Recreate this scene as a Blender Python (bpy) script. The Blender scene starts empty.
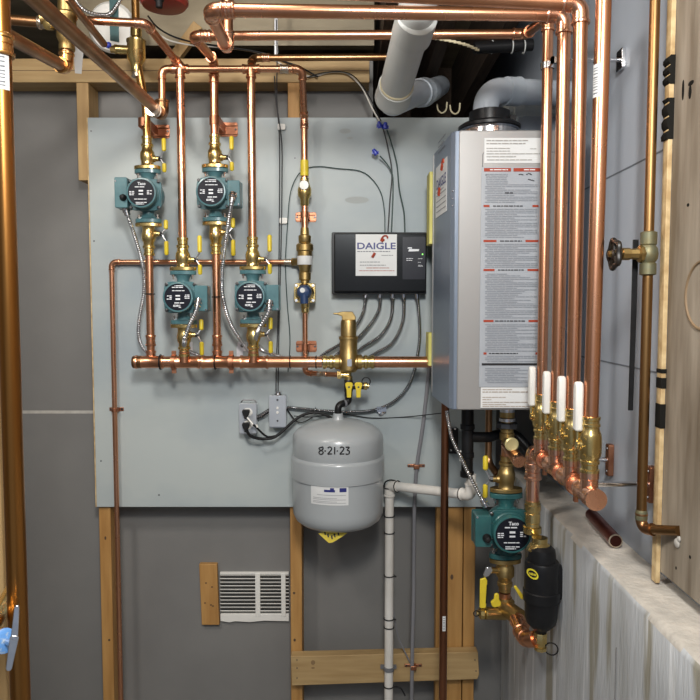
import bpy, math, random
from mathutils import Vector, Matrix
rnd = random.Random(7)
V = Vector
SC = bpy.context.scene
COL = SC.collection
F = 690.0
CAMZ = 1.6
PITCH = math.atan(43 / F)
cP, sP = math.cos(PITCH), math.sin(PITCH)

# ------------------------------------------------------------------ placing
def at(px, py, Y):
    """point of the plane y=Y that the photograph shows at (px,py)"""
    dx, dy = (px - 350) / F, (350 - py) / F
    t = Y / (cP + dy * sP)
    return V((dx * t, Y, CAMZ + (-sP + dy * cP) * t))

def zat(py, Y): return at(350, py, Y).z
def xat(px, Y): return (px - 350) / F * Y
def path(*pts): return [at(*p) for p in pts]

# ------------------------------------------------------------------ materials
MATS = {}
def mat(name, c, rough=.5, metal=0.0, c2=None, scale=8.0, mix=(.35, .65), bump=0.0, bscale=60.0, stretch=(1, 1, 1), detail=4.0, emit=None, spec=.5, rvar=0.0, coat=0.0):
    m = bpy.data.materials.new(name); m.use_nodes = True
    nt = m.node_tree; N = nt.nodes; L = nt.links
    b = N['Principled BSDF']
    b.inputs['Base Color'].default_value = (*c, 1)
    b.inputs['Roughness'].default_value = rough
    b.inputs['Metallic'].default_value = metal
    b.inputs['Specular IOR Level'].default_value = spec
    if coat: b.inputs['Coat Weight'].default_value = coat; b.inputs['Coat Roughness'].default_value = .15
    tc = N.new('ShaderNodeTexCoord'); mp = N.new('ShaderNodeMapping')
    mp.inputs['Scale'].default_value = stretch
    L.new(tc.outputs['Object'], mp.inputs['Vector'])
    if c2:
        n = N.new('ShaderNodeTexNoise'); n.inputs['Scale'].default_value = scale; n.inputs['Detail'].default_value = detail
        L.new(mp.outputs['Vector'], n.inputs['Vector'])
        r = N.new('ShaderNodeValToRGB')
        r.color_ramp.elements[0].position = mix[0]; r.color_ramp.elements[1].position = mix[1]
        r.color_ramp.elements[0].color = (*c, 1); r.color_ramp.elements[1].color = (*c2, 1)
        L.new(n.outputs['Fac'], r.inputs['Fac']); L.new(r.outputs['Color'], b.inputs['Base Color'])
        if rvar:
            q = N.new('ShaderNodeMapRange'); q.inputs['To Min'].default_value = max(.02, rough - rvar); q.inputs['To Max'].default_value = rough + rvar
            L.new(n.outputs['Fac'], q.inputs['Value']); L.new(q.outputs['Result'], b.inputs['Roughness'])
    if bump:
        n2 = N.new('ShaderNodeTexNoise'); n2.inputs['Scale'].default_value = bscale; n2.inputs['Detail'].default_value = 5
        L.new(mp.outputs['Vector'], n2.inputs['Vector'])
        bp = N.new('ShaderNodeBump'); bp.inputs['Strength'].default_value = bump; bp.inputs['Distance'].default_value = .004
        L.new(n2.outputs['Fac'], bp.inputs['Height']); L.new(bp.outputs['Normal'], b.inputs['Normal'])
    if emit:
        b.inputs['Emission Color'].default_value = (*emit[0], 1); b.inputs['Emission Strength'].default_value = emit[1]
    MATS[name] = m
    return m

copper = mat('copper', (.80, .41, .25), .28, 1, (.60, .275, .15), 9, (.35, .7), rvar=.06, stretch=(1, 1, .35), bump=.02, bscale=90)
copper_bright = mat('copper_bright', (.86, .49, .33), .26, 1, (.75, .38, .24), 14, (.4, .7), rvar=.07)
copper_gold = mat('copper_gold', (.72, .40, .15), .27, 1, (.55, .28, .09), 6, (.35, .7), rvar=.05, stretch=(1, 1, .3))
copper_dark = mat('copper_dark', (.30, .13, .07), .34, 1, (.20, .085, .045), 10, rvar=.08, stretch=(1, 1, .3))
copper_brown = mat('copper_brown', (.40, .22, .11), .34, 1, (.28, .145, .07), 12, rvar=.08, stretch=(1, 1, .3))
copper_strap = mat('copper_strap', (.52, .24, .14), .42, 1, (.38, .16, .09), 40)
copper_amber = mat('copper_amber', (.44, .20, .055), .30, 1, (.30, .125, .03), 5, (.3, .7), rvar=.05, stretch=(1, 1, .3))
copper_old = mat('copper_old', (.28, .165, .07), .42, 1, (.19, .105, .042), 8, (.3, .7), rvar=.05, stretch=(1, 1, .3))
brass = mat('brass', (.74, .57, .25), .27, 1, (.60, .44, .17), 25, rvar=.08, bump=.03, bscale=200)
brass_dull = mat('brass_dull', (.50, .36, .15), .42, 1, (.36, .25, .10), 30, rvar=.08, bump=.06, bscale=220)
solder = mat('solder', (.72, .66, .58), .3, 1, (.60, .48, .36), 60)
steel = mat('galvanized_steel', (.76, .77, .79), .30, 1, (.62, .63, .66), 35, rvar=.1)
conduit_steel = mat('conduit_steel', (.40, .41, .43), .2, 1, (.30, .31, .33), 35)
zinc = mat('zinc_plate', (.74, .76, .80), .35, .25, (.66, .68, .72), 30)
steel_bright = mat('bright_steel', (.80, .80, .82), .18, 1, (.66, .66, .68), 30)
steel_dark = mat('dark_steel', (.16, .16, .17), .4, 1, (.1, .1, .1), 30)
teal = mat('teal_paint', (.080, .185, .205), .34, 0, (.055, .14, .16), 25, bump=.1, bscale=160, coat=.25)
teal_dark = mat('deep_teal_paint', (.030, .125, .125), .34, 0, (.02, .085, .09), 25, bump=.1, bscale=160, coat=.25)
black_plate = mat('black_plate', (.012, .013, .02), .3, spec=.25)
white_print = mat('white_print', (.72, .74, .78), .5)
grey_print = mat('grey_print', (.16, .17, .19), .6)
black_plastic = mat('black_plastic', (.007, .007, .008), .38, 0, (.011, .011, .012), 20, spec=.3)
black_rubber = mat('black_rubber', (.008, .008, .009), .55, 0, (.014, .014, .015), 40, spec=.25)
black_gloss = mat('black_gloss', (.006, .007, .008), .2, 0, (.009, .010, .012), 3, spec=.22)
yellow = mat('yellow_vinyl', (.74, .58, .035), .4, 0, (.66, .50, .03), 30)
white_pl = mat('white_plastic', (.80, .79, .75), .38, 0, (.72, .71, .67), 12)
pvc_white = mat('pvc_white', (.74, .72, .68), .34, 0, (.66, .63, .58), 12)
pvc_grey = mat('pvc_grey', (.56, .58, .57), .36, 0, (.50, .52, .51), 6)
pvc_blue = mat('pvc_cool', (.55, .60, .66), .36, 0, (.48, .54, .6), 6)
tank_grey = mat('tank_enamel', (.385, .41, .425), .30, 0, (.36, .385, .40), 4, coat=.3, bump=.015, bscale=120)
marker = mat('marker_ink', (.008, .008, .01), .5)
paper = mat('paper_white', (.68, .69, .69), .55, 0, (.63, .64, .64), 10)
paper_grey = mat('label_grey', (.36, .385, .42), .4, 0, (.33, .355, .39), 14)
red_print = mat('red_print', (.33, .045, .018), .55, spec=.3)
navy_print = mat('navy_print', (.02, .025, .16), .45)
heater_silver = mat('silver_paint', (.34, .335, .33), .38, .3, (.31, .305, .30), 3, stretch=(1, 1, .3))
heater_side_m = mat('slate_paint', (.20, .24, .31), .36, .3, (.17, .21, .27), 3)
drywall = mat('grey_paint_drywall', (.20, .197, .19), .75, 0, (.172, .169, .164), 3, bump=.05, bscale=150)
mud = mat('joint_compound', (.50, .48, .44), .8, 0, (.40, .38, .35), 30)
wood = mat('pine', (.50, .335, .15), .62, 0, (.38, .235, .095), 6, (.3, .7), stretch=(9, 9, .8), bump=.08, bscale=30)
wood_h = mat('pine_crosswise', (.46, .32, .15), .62, 0, (.35, .225, .095), 6, (.3, .7), stretch=(.8, 9, 9), bump=.08, bscale=30)
wood_or = mat('amber_pine', (.48, .265, .085), .6, 0, (.36, .18, .05), 6, (.3, .7), stretch=(9, 9, .8), bump=.08, bscale=30)
wood_dark = mat('unlit_timber', (.095, .06, .038), .8, 0, (.055, .035, .022), 6, stretch=(9, .8, 9), bump=.1, bscale=40)  # lack of light in the ceiling bay is put into this dark brown
subfloor = mat('subfloor_boards', (.36, .30, .20), .45, 0, (.22, .18, .115), 4, (.3, .7), stretch=(1, 4, 4), bump=.1, bscale=30)
knot_m = mat('knot', (.09, .05, .025), .6)
conc = mat('concrete', (.52, .545, .575), .85, 0, (.37, .38, .38), 7, (.34, .74), stretch=(1, 1.8, .30), bump=.6, bscale=60, detail=10)
conc_top = mat('concrete_ledge', (.60, .56, .50), .9, 0, (.40, .38, .345), 16, (.34, .74), bump=.8, bscale=70, detail=9)
def add_streaks(m, col, sy, sz, lo, hi, off):
    nt = m.node_tree; N = nt.nodes; L = nt.links; b = N['Principled BSDF']
    src = b.inputs['Base Color'].links[0].from_socket
    tc = N.new('ShaderNodeTexCoord'); mp = N.new('ShaderNodeMapping'); mp.inputs['Scale'].default_value = (.0, sy, sz); mp.inputs['Location'].default_value = (off, 0, 0)
    n = N.new('ShaderNodeTexNoise'); n.inputs['Scale'].default_value = 1; n.inputs['Detail'].default_value = 3; n.inputs['Roughness'].default_value = .45
    r = N.new('ShaderNodeMapRange'); r.inputs['From Min'].default_value = lo; r.inputs['From Max'].default_value = hi
    x = N.new('ShaderNodeMix'); x.data_type = 'RGBA'; x.inputs['B'].default_value = (*col, 1)
    L.new(tc.outputs['Object'], mp.inputs['Vector']); L.new(mp.outputs['Vector'], n.inputs['Vector']); L.new(n.outputs['Fac'], r.inputs['Value'])
    L.new(r.outputs['Result'], x.inputs['Factor']); L.new(src, x.inputs['A']); L.new(x.outputs['Result'], b.inputs['Base Color'])
add_streaks(conc, (.29, .275, .225), 13, 1.3, .56, .62, 3.1)
add_streaks(conc, (.62, .64, .66), 30, 2.0, .60, .70, 9.4)
conc_floor = mat('concrete_floor', (.30, .29, .28), .8, 0, (.22, .22, .21), 3, bump=.2, bscale=30)
foam = mat('foam_board', (.44, .49, .56), .45, 0, (.37, .415, .48), 2.2, (.3, .7), stretch=(1, 3.0, .35), bump=.06, bscale=9)
board_m = mat('weathered_plywood', (.34, .295, .235), .72, 0, (.15, .118, .082), 3.2, (.36, .64), stretch=(1, 6.5, .8), bump=.1, bscale=60, detail=6)
ply_m = mat('plywood_grey_paint', (.41, .45, .445), .5, 0, (.27, .325, .365), 2.0, (.42, .70), stretch=(.8, 1, 1.3), bump=.05, bscale=40, detail=5)  # grey paint; the bluish second tone paints in cloudy shade
ply_edge = mat('plywood_edge', (.66, .50, .27), .6, 0, (.45, .30, .14), 40)
tar = mat('black_tar', (.010, .0095, .008), .8, spec=.15)
blue_nut = mat('blue_plastic', (.03, .05, .42), .35)
blue_cap = mat('dark_blue_cap', (.02, .045, .12), .35)
lever_blue = mat('blue_handle_cap', (.13, .33, .72), .45, 0, (.40, .50, .62), 120, (.5, .62))
strap_teal = mat('teal_strap', (.055, .125, .13), .5)
red_paint = mat('red_enamel', (.27, .03, .022), .35)
cable_grey = mat('grey_cable', (.16, .165, .18), .5)
cable_white = mat('white_cable', (.55, .53, .48), .5)
cable_wire = mat('dark_wire', (.045, .046, .05), .5)
cable_slate = mat('slate_tube', (.20, .20, .215), .5)
cable_green = mat('dark_green_cable', (.03, .06, .055), .5)
cream = mat('cream_strap', (.62, .55, .36), .5)
lime = mat('lime_wood', (.60, .56, .16), .6, 0, (.5, .46, .12), 12)
led_green = mat('green_led', (.1, .8, .1), .4, emit=((.3, 1, .15), 2.0))
patina = mat('green_patina', (.19, .165, .085), .5, .6, (.17, .18, .12), 60)
maroon = mat('maroon_copper', (.22, .065, .05), .34, .9, (.16, .045, .035), 20)
rust = mat('iron_black', (.012, .011, .010), .42, 0, (.024, .018, .013), 40)
hole_m = mat('bore_dark', (.03, .010, .008), 1.0, spec=0)
gold_oval = mat('yellow_badge', (.70, .60, .04), .4)

# ------------------------------------------------------------------ geometry
def frame(d):
    d = d.normalized()
    a = V((0, 0, 1)) if abs(d.z) < .9 else V((1, 0, 0))
    u = a.cross(d).normalized()
    return u, d.cross(u).normalized(), d

class MB:
    def __init__(s): s.v = []; s.f = []
    def add(s, vs, fs):
        b = len(s.v); s.v += [V(v) for v in vs]; s.f += [tuple(i + b for i in f) for f in fs]; return s
    def box(s, a, b):
        x0, y0, z0 = (min(a[i], b[i]) for i in range(3)); x1, y1, z1 = (max(a[i], b[i]) for i in range(3))
        return s.add([(x0, y0, z0), (x1, y0, z0), (x1, y1, z0), (x0, y1, z0), (x0, y0, z1), (x1, y0, z1), (x1, y1, z1), (x0, y1, z1)],
                     [(0, 3, 2, 1), (4, 5, 6, 7), (0, 1, 5, 4), (1, 2, 6, 5), (2, 3, 7, 6), (3, 0, 4, 7)])
    def cbox(s, c, size, rot=None):
        h = V(size) / 2; t = MB().box(-h, h); R = rot.to_matrix() if hasattr(rot, 'to_matrix') else (rot or Matrix.Identity(3))
        return s.add([R @ v + V(c) for v in t.v], t.f)
    def lathe(s, o, d, prof, n=24, cap=True, sq=None):
        """prof: (radius, height along d) pairs"""
        u, w, d = frame(V(d)); o = V(o); b = len(s.v); m = len(prof)
        for r, h in prof:
            for k in range(n):
                a = 2 * math.pi * k / n
                s.v.append(o + d * h + (u * math.cos(a) + w * math.sin(a)) * r)
        for i in range(m - 1):
            for k in range(n):
                k2 = (k + 1) % n
                s.f.append((b + i * n + k, b + i * n + k2, b + (i + 1) * n + k2, b + (i + 1) * n + k))
        if cap:
            s.f.append(tuple(b + k for k in reversed(range(n)))); s.f.append(tuple(b + (m - 1) * n + k for k in range(n)))
        return s
    def cyl(s, a, b, r, r2=None, n=20):
        a, b = V(a), V(b); L = (b - a).length
        return s.lathe(a, b - a, [(r, 0), (r if r2 is None else r2, L)], n)
    def tube(s, pts, r, n=14, cap=True):
        pts = [V(p) for p in pts]; m = len(pts); rs = r if isinstance(r, (list, tuple)) else [r] * m
        tans = []
        for i in range(m):
            t = (pts[min(i + 1, m - 1)] - pts[max(i - 1, 0)])
            tans.append(t.normalized())
        u, w, _ = frame(tans[0]); b = len(s.v)
        for i in range(m):
            t = tans[i]
            u = (u - t * u.dot(t)).normalized(); w = t.cross(u)
            for k in range(n):
                a = 2 * math.pi * k / n
                s.v.append(pts[i] + (u * math.cos(a) + w * math.sin(a)) * rs[i])
        for i in range(m - 1):
            for k in range(n):
                k2 = (k + 1) % n
                s.f.append((b + i * n + k, b + i * n + k2, b + (i + 1) * n + k2, b + (i + 1) * n + k))
        if cap:
            s.f.append(tuple(b + k for k in reversed(range(n)))); s.f.append(tuple(b + (m - 1) * n + k for k in range(n)))
        return s
    def torus(s, c, d, R, r, n=20, k=8, arc=1.0):
        u, w, d = frame(V(d)); c = V(c)
        cnt = n if arc >= 1 else n + 1
        pts = [c + (u * math.cos(2 * math.pi * arc * i / n) + w * math.sin(2 * math.pi * arc * i / n)) * R for i in range(cnt)]
        b = len(s.v)
        for i, p in enumerate(pts):
            o = (p - c).normalized()
            for j in range(k):
                a = 2 * math.pi * j / k
                s.v.append(p + (o * math.cos(a) + d * math.sin(a)) * r)
        for i in range(cnt if arc >= 1 else n):
            i2 = (i + 1) % cnt
            for j in range(k):
                j2 = (j + 1) % k
                s.f.append((b + i * k + j, b + i2 * k + j, b + i2 * k + j2, b + i * k + j2))
        return s
    def prism(s, pts, o, u, v, w, depth):
        """2-D outline pts in the plane (u,v) at o, pushed along w by depth"""
        o, u, v, w = V(o), V(u), V(v), V(w); n = len(pts); b = len(s.v)
        for d in (0, depth):
            for x, y in pts: s.v.append(o + u * x + v * y + w * d)
        s.f.append(tuple(b + i for i in reversed(range(n)))); s.f.append(tuple(b + n + i for i in range(n)))
        for i in range(n):
            j = (i + 1) % n; s.f.append((b + i, b + j, b + n + j, b + n + i))
        return s
    def ball(s, c, r, n=16, sx=1, sy=1, sz=1):
        t = MB().lathe((0, 0, 0), (0, 0, 1), [(max(r * math.sin(math.pi * i / 10), 1e-4), -r * math.cos(math.pi * i / 10)) for i in range(11)], n)
        return s.add([V((p.x * sx, p.y * sy, p.z * sz)) + V(c) for p in t.v], t.f)
    def quad(s, o, u, v, x0, y0, x1, y1):
        o, u, v = V(o), V(u), V(v)
        return s.add([o + u * x0 + v * y0, o + u * x1 + v * y0, o + u * x1 + v * y1, o + u * x0 + v * y1], [(0, 1, 2, 3)])
    def text(s, body, o, u, v, size, align='CENTER', bold=0.0, width=None):
        cu = bpy.data.curves.new('t', 'FONT'); cu.body = body; cu.size = 1; cu.align_x = align; cu.align_y = 'CENTER'; cu.offset = bold; cu.resolution_u = 3
        ob = bpy.data.objects.new('t', cu); COL.objects.link(ob)
        dg = bpy.context.evaluated_depsgraph_get(); me = bpy.data.meshes.new_from_object(ob.evaluated_get(dg))
        vs = [p.co.copy() for p in me.vertices]; fs = [tuple(p.vertices) for p in me.polygons]
        bpy.data.objects.remove(ob); bpy.data.curves.remove(cu); bpy.data.meshes.remove(me)
        if not vs: return s
        h = max(p.y for p in vs) - min(p.y for p in vs); wd = max(p.x for p in vs) - min(p.x for p in vs)
        ky = size / h; kx = ky if width is None else width / wd
        o, u, v = V(o), V(u), V(v)
        return s.add([o + u * (p.x * kx) + v * (p.y * ky) for p in vs], fs)
    def build(s, name, m, parent=None, bevel=0.0, ang=35, base=None, smooth=True):
        lo = V((min(p.x for p in s.v), min(p.y for p in s.v), min(p.z for p in s.v))); hi = V((max(p.x for p in s.v), max(p.y for p in s.v), max(p.z for p in s.v)))
        c = (lo + hi) / 2
        if parent is None: c.z = lo.z
        if base is not None: c = V(base)
        me = bpy.data.meshes.new(name); me.from_pydata([p - c for p in s.v], [], s.f); me.update()
        if smooth:
            me.shade_smooth(); me.set_sharp_from_angle(angle=math.radians(ang))
        me.materials.append(m)
        o = bpy.data.objects.new(name, me); COL.objects.link(o)
        if parent is not None:
            o.parent = parent; o.location = c - wloc(parent)
        else: o.location = c
        if bevel:
            b = o.modifiers.new('bevel', 'BEVEL'); b.width = bevel; b.segments = 2; b.limit_method = 'ANGLE'; b.angle_limit = math.radians(40)
        return o

def wloc(o):
    p = V((0, 0, 0))
    while o is not None: p += o.location; o = o.parent
    return p

def tag(o, label, cat, group=None):
    o['label'] = label; o['category'] = cat
    if group: o['group'] = group
    return o
def empty(name, loc, label, cat, group=None):
    o = bpy.data.objects.new(name, None); o.empty_display_size = .02; COL.objects.link(o); o.location = loc
    return tag(o, label, cat, group)
def struct(o): o['kind'] = 'structure'; return o
def copy_tree(o, parent=None):
    c = o.copy(); COL.objects.link(c); c.parent = parent
    for ch in list(o.children): copy_tree(ch, c)
    return c

def fillet(pts, rad, k=7):
    """round the corners of a polyline; returns points and, per corner, (in, out, arc)"""
    pts = [V(p) for p in pts]; out = [pts[0]]; corners = []
    for i in range(1, len(pts) - 1):
        a = (pts[i - 1] - pts[i]).normalized(); b = (pts[i + 1] - pts[i]).normalized()
        cosang = max(-1, min(1, a.dot(b))); half = math.acos(cosang) / 2
        if half > 1.50: out.append(pts[i]); continue
        t = rad / math.tan(half)
        t = min(t, .49 * (pts[i - 1] - pts[i]).length, .49 * (pts[i + 1] - pts[i]).length)
        r = t * math.tan(half)
        p0, p1 = pts[i] + a * t, pts[i] + b * t
        ce = pts[i] + (a + b).normalized() * (r / math.sin(half))
        arc = []
        v0, v1 = p0 - ce, p1 - ce
        th = v0.angle(v1)
        for j in range(k + 1):
            f = j / k
            arc.append(ce + (v0 * math.sin((1 - f) * th) + v1 * math.sin(f * th)) / math.sin(th))
        out += arc; corners.append((-a, b, arc))
    out.append(pts[-1])
    return out, corners

def smooth_path(pts, step=.008):
    pts = [V(p) for p in pts]
    P = [pts[0] * 2 - pts[1]] + pts + [pts[-1] * 2 - pts[-2]]
    out = []
    for i in range(1, len(P) - 2):
        p0, p1, p2, p3 = P[i - 1:i + 3]
        n = max(2, int((p2 - p1).length / step))
        for j in range(n):
            t = j / n
            out.append(.5 * (2 * p1 + (p2 - p0) * t + (2 * p0 - 5 * p1 + 4 * p2 - p3) * t * t + (3 * p1 - p0 - 3 * p2 + p3) * t ** 3))
    out.append(pts[-1]); return out

def elbow_part(parent, corner, r, m, big=1.16, ext=1.3, ring=None):
    a, b, arc = corner
    p0 = arc[0] - a * r * ext; p1 = arc[-1] + b * r * ext
    pts = [p0, p0 + a * r * .18, p0 + a * r * .35, p0 + a * r * .5] + arc + [p1 - b * r * .5, p1 - b * r * .35, p1 - b * r * .18, p1]
    R = r * big; e = r * (big + .14)
    rs = [e * .97, e, e, R] + [R] * len(arc) + [R, e, e, e * .97]
    return MB().tube(pts, rs, 18).build('elbow', m, parent)
def coupling(parent, c, d, r, L, m, name='coupling', big=1.17):
    d = V(d).normalized(); R = r * big; e = r * (big + .15)
    return MB().lathe(V(c) - d * L / 2, d, [(e * .96, 0), (e, .0012), (e, L * .16), (R, L * .22), (R, L * .45), (r * 1.06, L * .47), (r * 1.06, L * .53), (R, L * .55), (R, L * .78), (e, L * .84), (e, L - .0012), (e * .96, L)], 20).build(name, m, parent)
def tee_part(parent, c, d, br, r, rb, m, L=None, Lb=None, name='tee'):
    d = V(d).normalized(); br = V(br).normalized(); L = L or r * 4.6; Lb = Lb or r * 2.3
    mb = MB().lathe(V(c) - d * L / 2, d, [(r * 1.3, 0), (r * 1.3, L * .12), (r * 1.16, L * .18), (r * 1.16, L * .82), (r * 1.3, L * .88), (r * 1.3, L)], 20)
    mb.lathe(V(c), br, [(rb * 1.2, 0), (rb * 1.16, Lb * .75), (rb * 1.3, Lb * .82), (rb * 1.3, Lb)], 20)
    return mb.build(name, m, parent)
def pipe(label, pts, r, m, cat='pipe', name='copper_pipe', elbows=True, em=None, bend=1.5, n=18, group=None):
    p, cs = fillet(pts, r * bend)
    o = MB().tube(p, r, n).build(name, m)
    tag(o, label, cat, group)
    if elbows:
        for c in cs: elbow_part(o, c, r, em or m)
    return o
def conduit(label, pts, r=.0058, m=steel, name='flexible_conduit', pitch=.0062, group=None, conn=None, cat='conduit'):
    p = smooth_path(pts, pitch / 4); r *= 1.08
    rs = [(r, r * .97, r * .70, r * .70)[i % 4] for i in range(len(p))]
    o = MB().tube(p, rs, 10).build(name, m, ang=50)
    tag(o, label, cat, group)
    for k in (conn or []):
        a, d = (p[0], (p[1] - p[0])) if k == 0 else (p[-1], (p[-2] - p[-1]))
        MB().lathe(a - d.normalized() * .002, d, [(r * 1.6, 0), (r * 1.6, .006), (r * 1.75, .007), (r * 1.75, .012), (r * 1.35, .013), (r * 1.35, .022)], 14).build('connector', steel_bright, o)
    return o
def wire(label, pts, r=.0022, m=black_rubber, name='cable', cat='cable', group=None, step=.012):
    o = MB().tube(smooth_path(pts, step), r, 8).build(name, m)
    return tag(o, label, cat, group)
def cable_tie(parent, c, d, r, tail=None):
    mb = MB().torus(c, d, r + .001, .0018, 20, 6)
    if tail is not None: mb.tube([V(c) + V(tail).normalized() * r, V(c) + V(tail).normalized() * (r + .009)], .0025, 6)
    return mb.build('cable_tie', black_rubber, parent)
def rrect(w, h, r, k=4):
    out = []
    for cx, cy, a0 in ((w / 2 - r, h / 2 - r, 0), (-w / 2 + r, h / 2 - r, 90), (-w / 2 + r, -h / 2 + r, 180), (w / 2 - r, -h / 2 + r, 270)):
        for i in range(k + 1):
            a = math.radians(a0 + 90 * i / k); out.append((cx + r * math.cos(a), cy + r * math.sin(a)))
    return out
def ell(a, b, n=28): return [(a * math.cos(2 * math.pi * i / n), b * math.sin(2 * math.pi * i / n)) for i in range(n)]
def print_lines(mb, o, u, v, x0, x1, ys, h, seed=1, gap=.18, word=(.006, .022), fill=1.0):
    """unreadable small print: rows of word-long strokes"""
    q = random.Random(seed)
    for y in ys:
        x = x0; end = x0 + (x1 - x0) * (fill if q.random() > .3 else fill * q.uniform(.55, .95))
        while x < end - .002:
            w = min(q.uniform(*word), end - x)
            mb.quad(o, u, v, x, y - h / 2, x + w, y + h / 2); x += w + h * (.5 + gap)
    return mb
X_, Y_, Z_ = V((1, 0, 0)), V((0, 1, 0)), V((0, 0, 1))
# ================================================================== SETTING
YP = 2.2; YC = 2.075; YB = 2.093; YF = 2.057
WX = .62; CX = .518
LEDGE = 1.07
wall_back = MB().prism([(-1.45, 0), (.62, 0), (.62, 2.19), (.075, 2.19), (.075, 2.40), (-1.45, 2.40)], (0, 2.302, 0), X_, Z_, Y_, .016).build('wall_back', drywall, smooth=False)
struct(wall_back)
struct(MB().box((-1.45, -.9, -.05), (.95, 3.25, 0)).build('floor', conc_floor, smooth=False))
struct(MB().box((-1.45, -.9, 2.68), (.95, 3.25, 2.72)).build('ceiling', subfloor, smooth=False))
struct(MB().box((-1.50, -.9, 0), (-1.45, 3.25, 2.68)).build('wall_left', drywall, smooth=False))
struct(MB().box((-1.45, 3.2, 0), (.95, 3.25, 2.68)).build('wall_far', wood_dark, smooth=False))  # unlit void behind the plywood, its darkness painted as dark wood
wall_right = MB().box((WX, -.9, LEDGE - .03), (WX + .05, 3.2, 2.68)).build('wall_right', foam, smooth=False)
struct(wall_right)
sm = MB()
for z in (1.6 + .31, 1.6 - .132):
    sm.box((WX - .0012, -.9, z - .0016), (WX + .001, 2.3, z + .0016))
sm.build('panel_joint', mat('joint_grey', (.15, .17, .2), .7), wall_right, smooth=False)  # darker seam lines between the wall panels
# foundation with a rough, uneven top ledge
rows = []
ys = [-.9 + i * .015 for i in range(214)]
mb = MB(); prof = []
def nz(a, b): return math.sin(a * 13.1 + b * 7.7) * .5 + math.sin(a * 29.3 - b * 17.1) * .3 + math.sin(a * 61 + b * 43) * .2
vs = []
for i, y in enumerate(ys):
    e = nz(y, 0)
    vs += [(CX, y, 0), (CX + .0008 * nz(y, 1), y, LEDGE - .11), (CX + .0015 * nz(y, 2), y, LEDGE - .012 + .002 * e), (CX + .004 + .002 * e, y, LEDGE - .003 + .001 * e),
           (CX + .010 + .003 * nz(y, 5), y, LEDGE + .001 * nz(y, 4)), (CX + .06, y, LEDGE + .0015 * nz(y, 6)), (WX + .02, y, LEDGE + .002 * nz(y, 8)), (WX + .02, y, 0)]
k = 8; fs = []
for i in range(len(ys) - 1):
    for j in range(k):
        j2 = (j + 1) % k; fs.append((i * k + j, i * k + j2, (i + 1) * k + j2, (i + 1) * k + j))
fs += [tuple(range(k)), tuple((len(ys) - 1) * k + j for j in reversed(range(k)))]
foundation = mb.add(vs, fs).build('wall_foundation', conc, ang=50)
struct(foundation)
foundation.data.materials.append(conc_top)
for p_ in foundation.data.polygons:
    if p_.normal.z > .55: p_.material_index = 1
seam = MB()
for yy in (1.30, 1.06): seam.box((CX - .0022, yy - .0012, .1), (CX + .003, yy + .0012, LEDGE - .13))
seam.build('form_line', mat('form_line_grey', (.2, .2, .2), .8), foundation, smooth=False)
# ------------------------------------------------------------------ ceiling timbers
t = MB().box((-.93, 2.345, 2.465), (.08, 2.385, 2.68)).build('rim_joist', subfloor, smooth=False)
tag(t, 'tan rim board along the top behind the upper copper pipes', 'board')
for i, (x, lab) in enumerate(((.10, 'dark joist above the grey drain elbow'), (.275, 'dark joist over the gap between drain elbow and water heater'), (.46, 'dark joist running above the silver water heater'))):
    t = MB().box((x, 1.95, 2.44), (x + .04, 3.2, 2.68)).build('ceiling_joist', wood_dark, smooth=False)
    tag(t, lab, 'joist', 'dark ceiling joists')
t = MB().cbox(at(183, 47, 2.31) , (.035, .03, .17), Matrix.Rotation(math.radians(38), 3, 'Y')).build('diagonal_brace', wood, bevel=.002)
tag(t, 'short slanted pine brace under the ceiling above the top plate', 'brace')

# ------------------------------------------------------------------ wall framing
def stud(x0, x1, z0, z1, y0, y1, lab, m, name='wall_stud', knots=()):
    o = MB().box((x0, y0, z0), (x1, y1, z1)).build(name, m, bevel=.002)
    tag(o, lab, 'stud' if name == 'wall_stud' else 'board')
    for (kx, kz, rx, rz) in knots:
        MB().prism(ell(rx, rz, 14), (kx, y0 - .0006, kz), X_, Z_, Y_, .0008).build('knot', knot_m, o)
    return o
pz = zat(507, 2.2); ptop = zat(117.5, 2.2)
YS = 2.213
lx = xat(82, YS)
stud(lx, lx + .038, 2.0, 2.305, YS, 2.300, 'short pine stud showing above the plywood corner under top plate', wood)
lx = xat(94.5, YS)
stud(lx, lx + .038, 0, 1.95, YS, 2.300, 'pine stud below the plywood corner, beside the thin copper drop line', wood_or, knots=((lx + .02, zat(538, YS), .003, .006), (lx + .025, zat(640, YS), .004, .004)))
mx = xat(289, YS)
stud(mx, mx + .038, 0, 2.305, YS, 2.300, 'pine stud below the expansion tank, beside the white grille', wood_or, knots=((mx + .012, zat(593, YS), .004, .004), (mx + .013, zat(640, YS), .004, .005)))
rx = xat(438, YS)
stud(rx, rx + .087, 0, 2.18, YS, 2.251, 'wide amber pine stud behind the brown copper drop pipe', wood_or, knots=((rx + .052, zat(577, YS), .005, .009),))
stud(rx + .090, rx + .128, 0, 2.18, YS, 2.300, 'narrow darker pine stud against the concrete foundation', wood_or)
t = MB().box((-1.40, YS - .005, 2.302), (xat(369, YS), 2.300, 2.375)).build('top_plate', wood_h, bevel=.002)
tag(t, 'long horizontal pine top plate above the grey plywood', 'board')
MB().box((-1.40, YS - .0058, 2.337), (xat(369, YS), YS - .004, 2.3385)).build('plate_joint', knot_m, t, smooth=False)
# drywall seam and the unpainted marks
MB().box((-1.16, 2.3012, zat(413.5, 2.302)), (-.84, 2.3025, zat(410.5, 2.302))).build('tape_seam', mud, wall_back, smooth=False)

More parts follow.
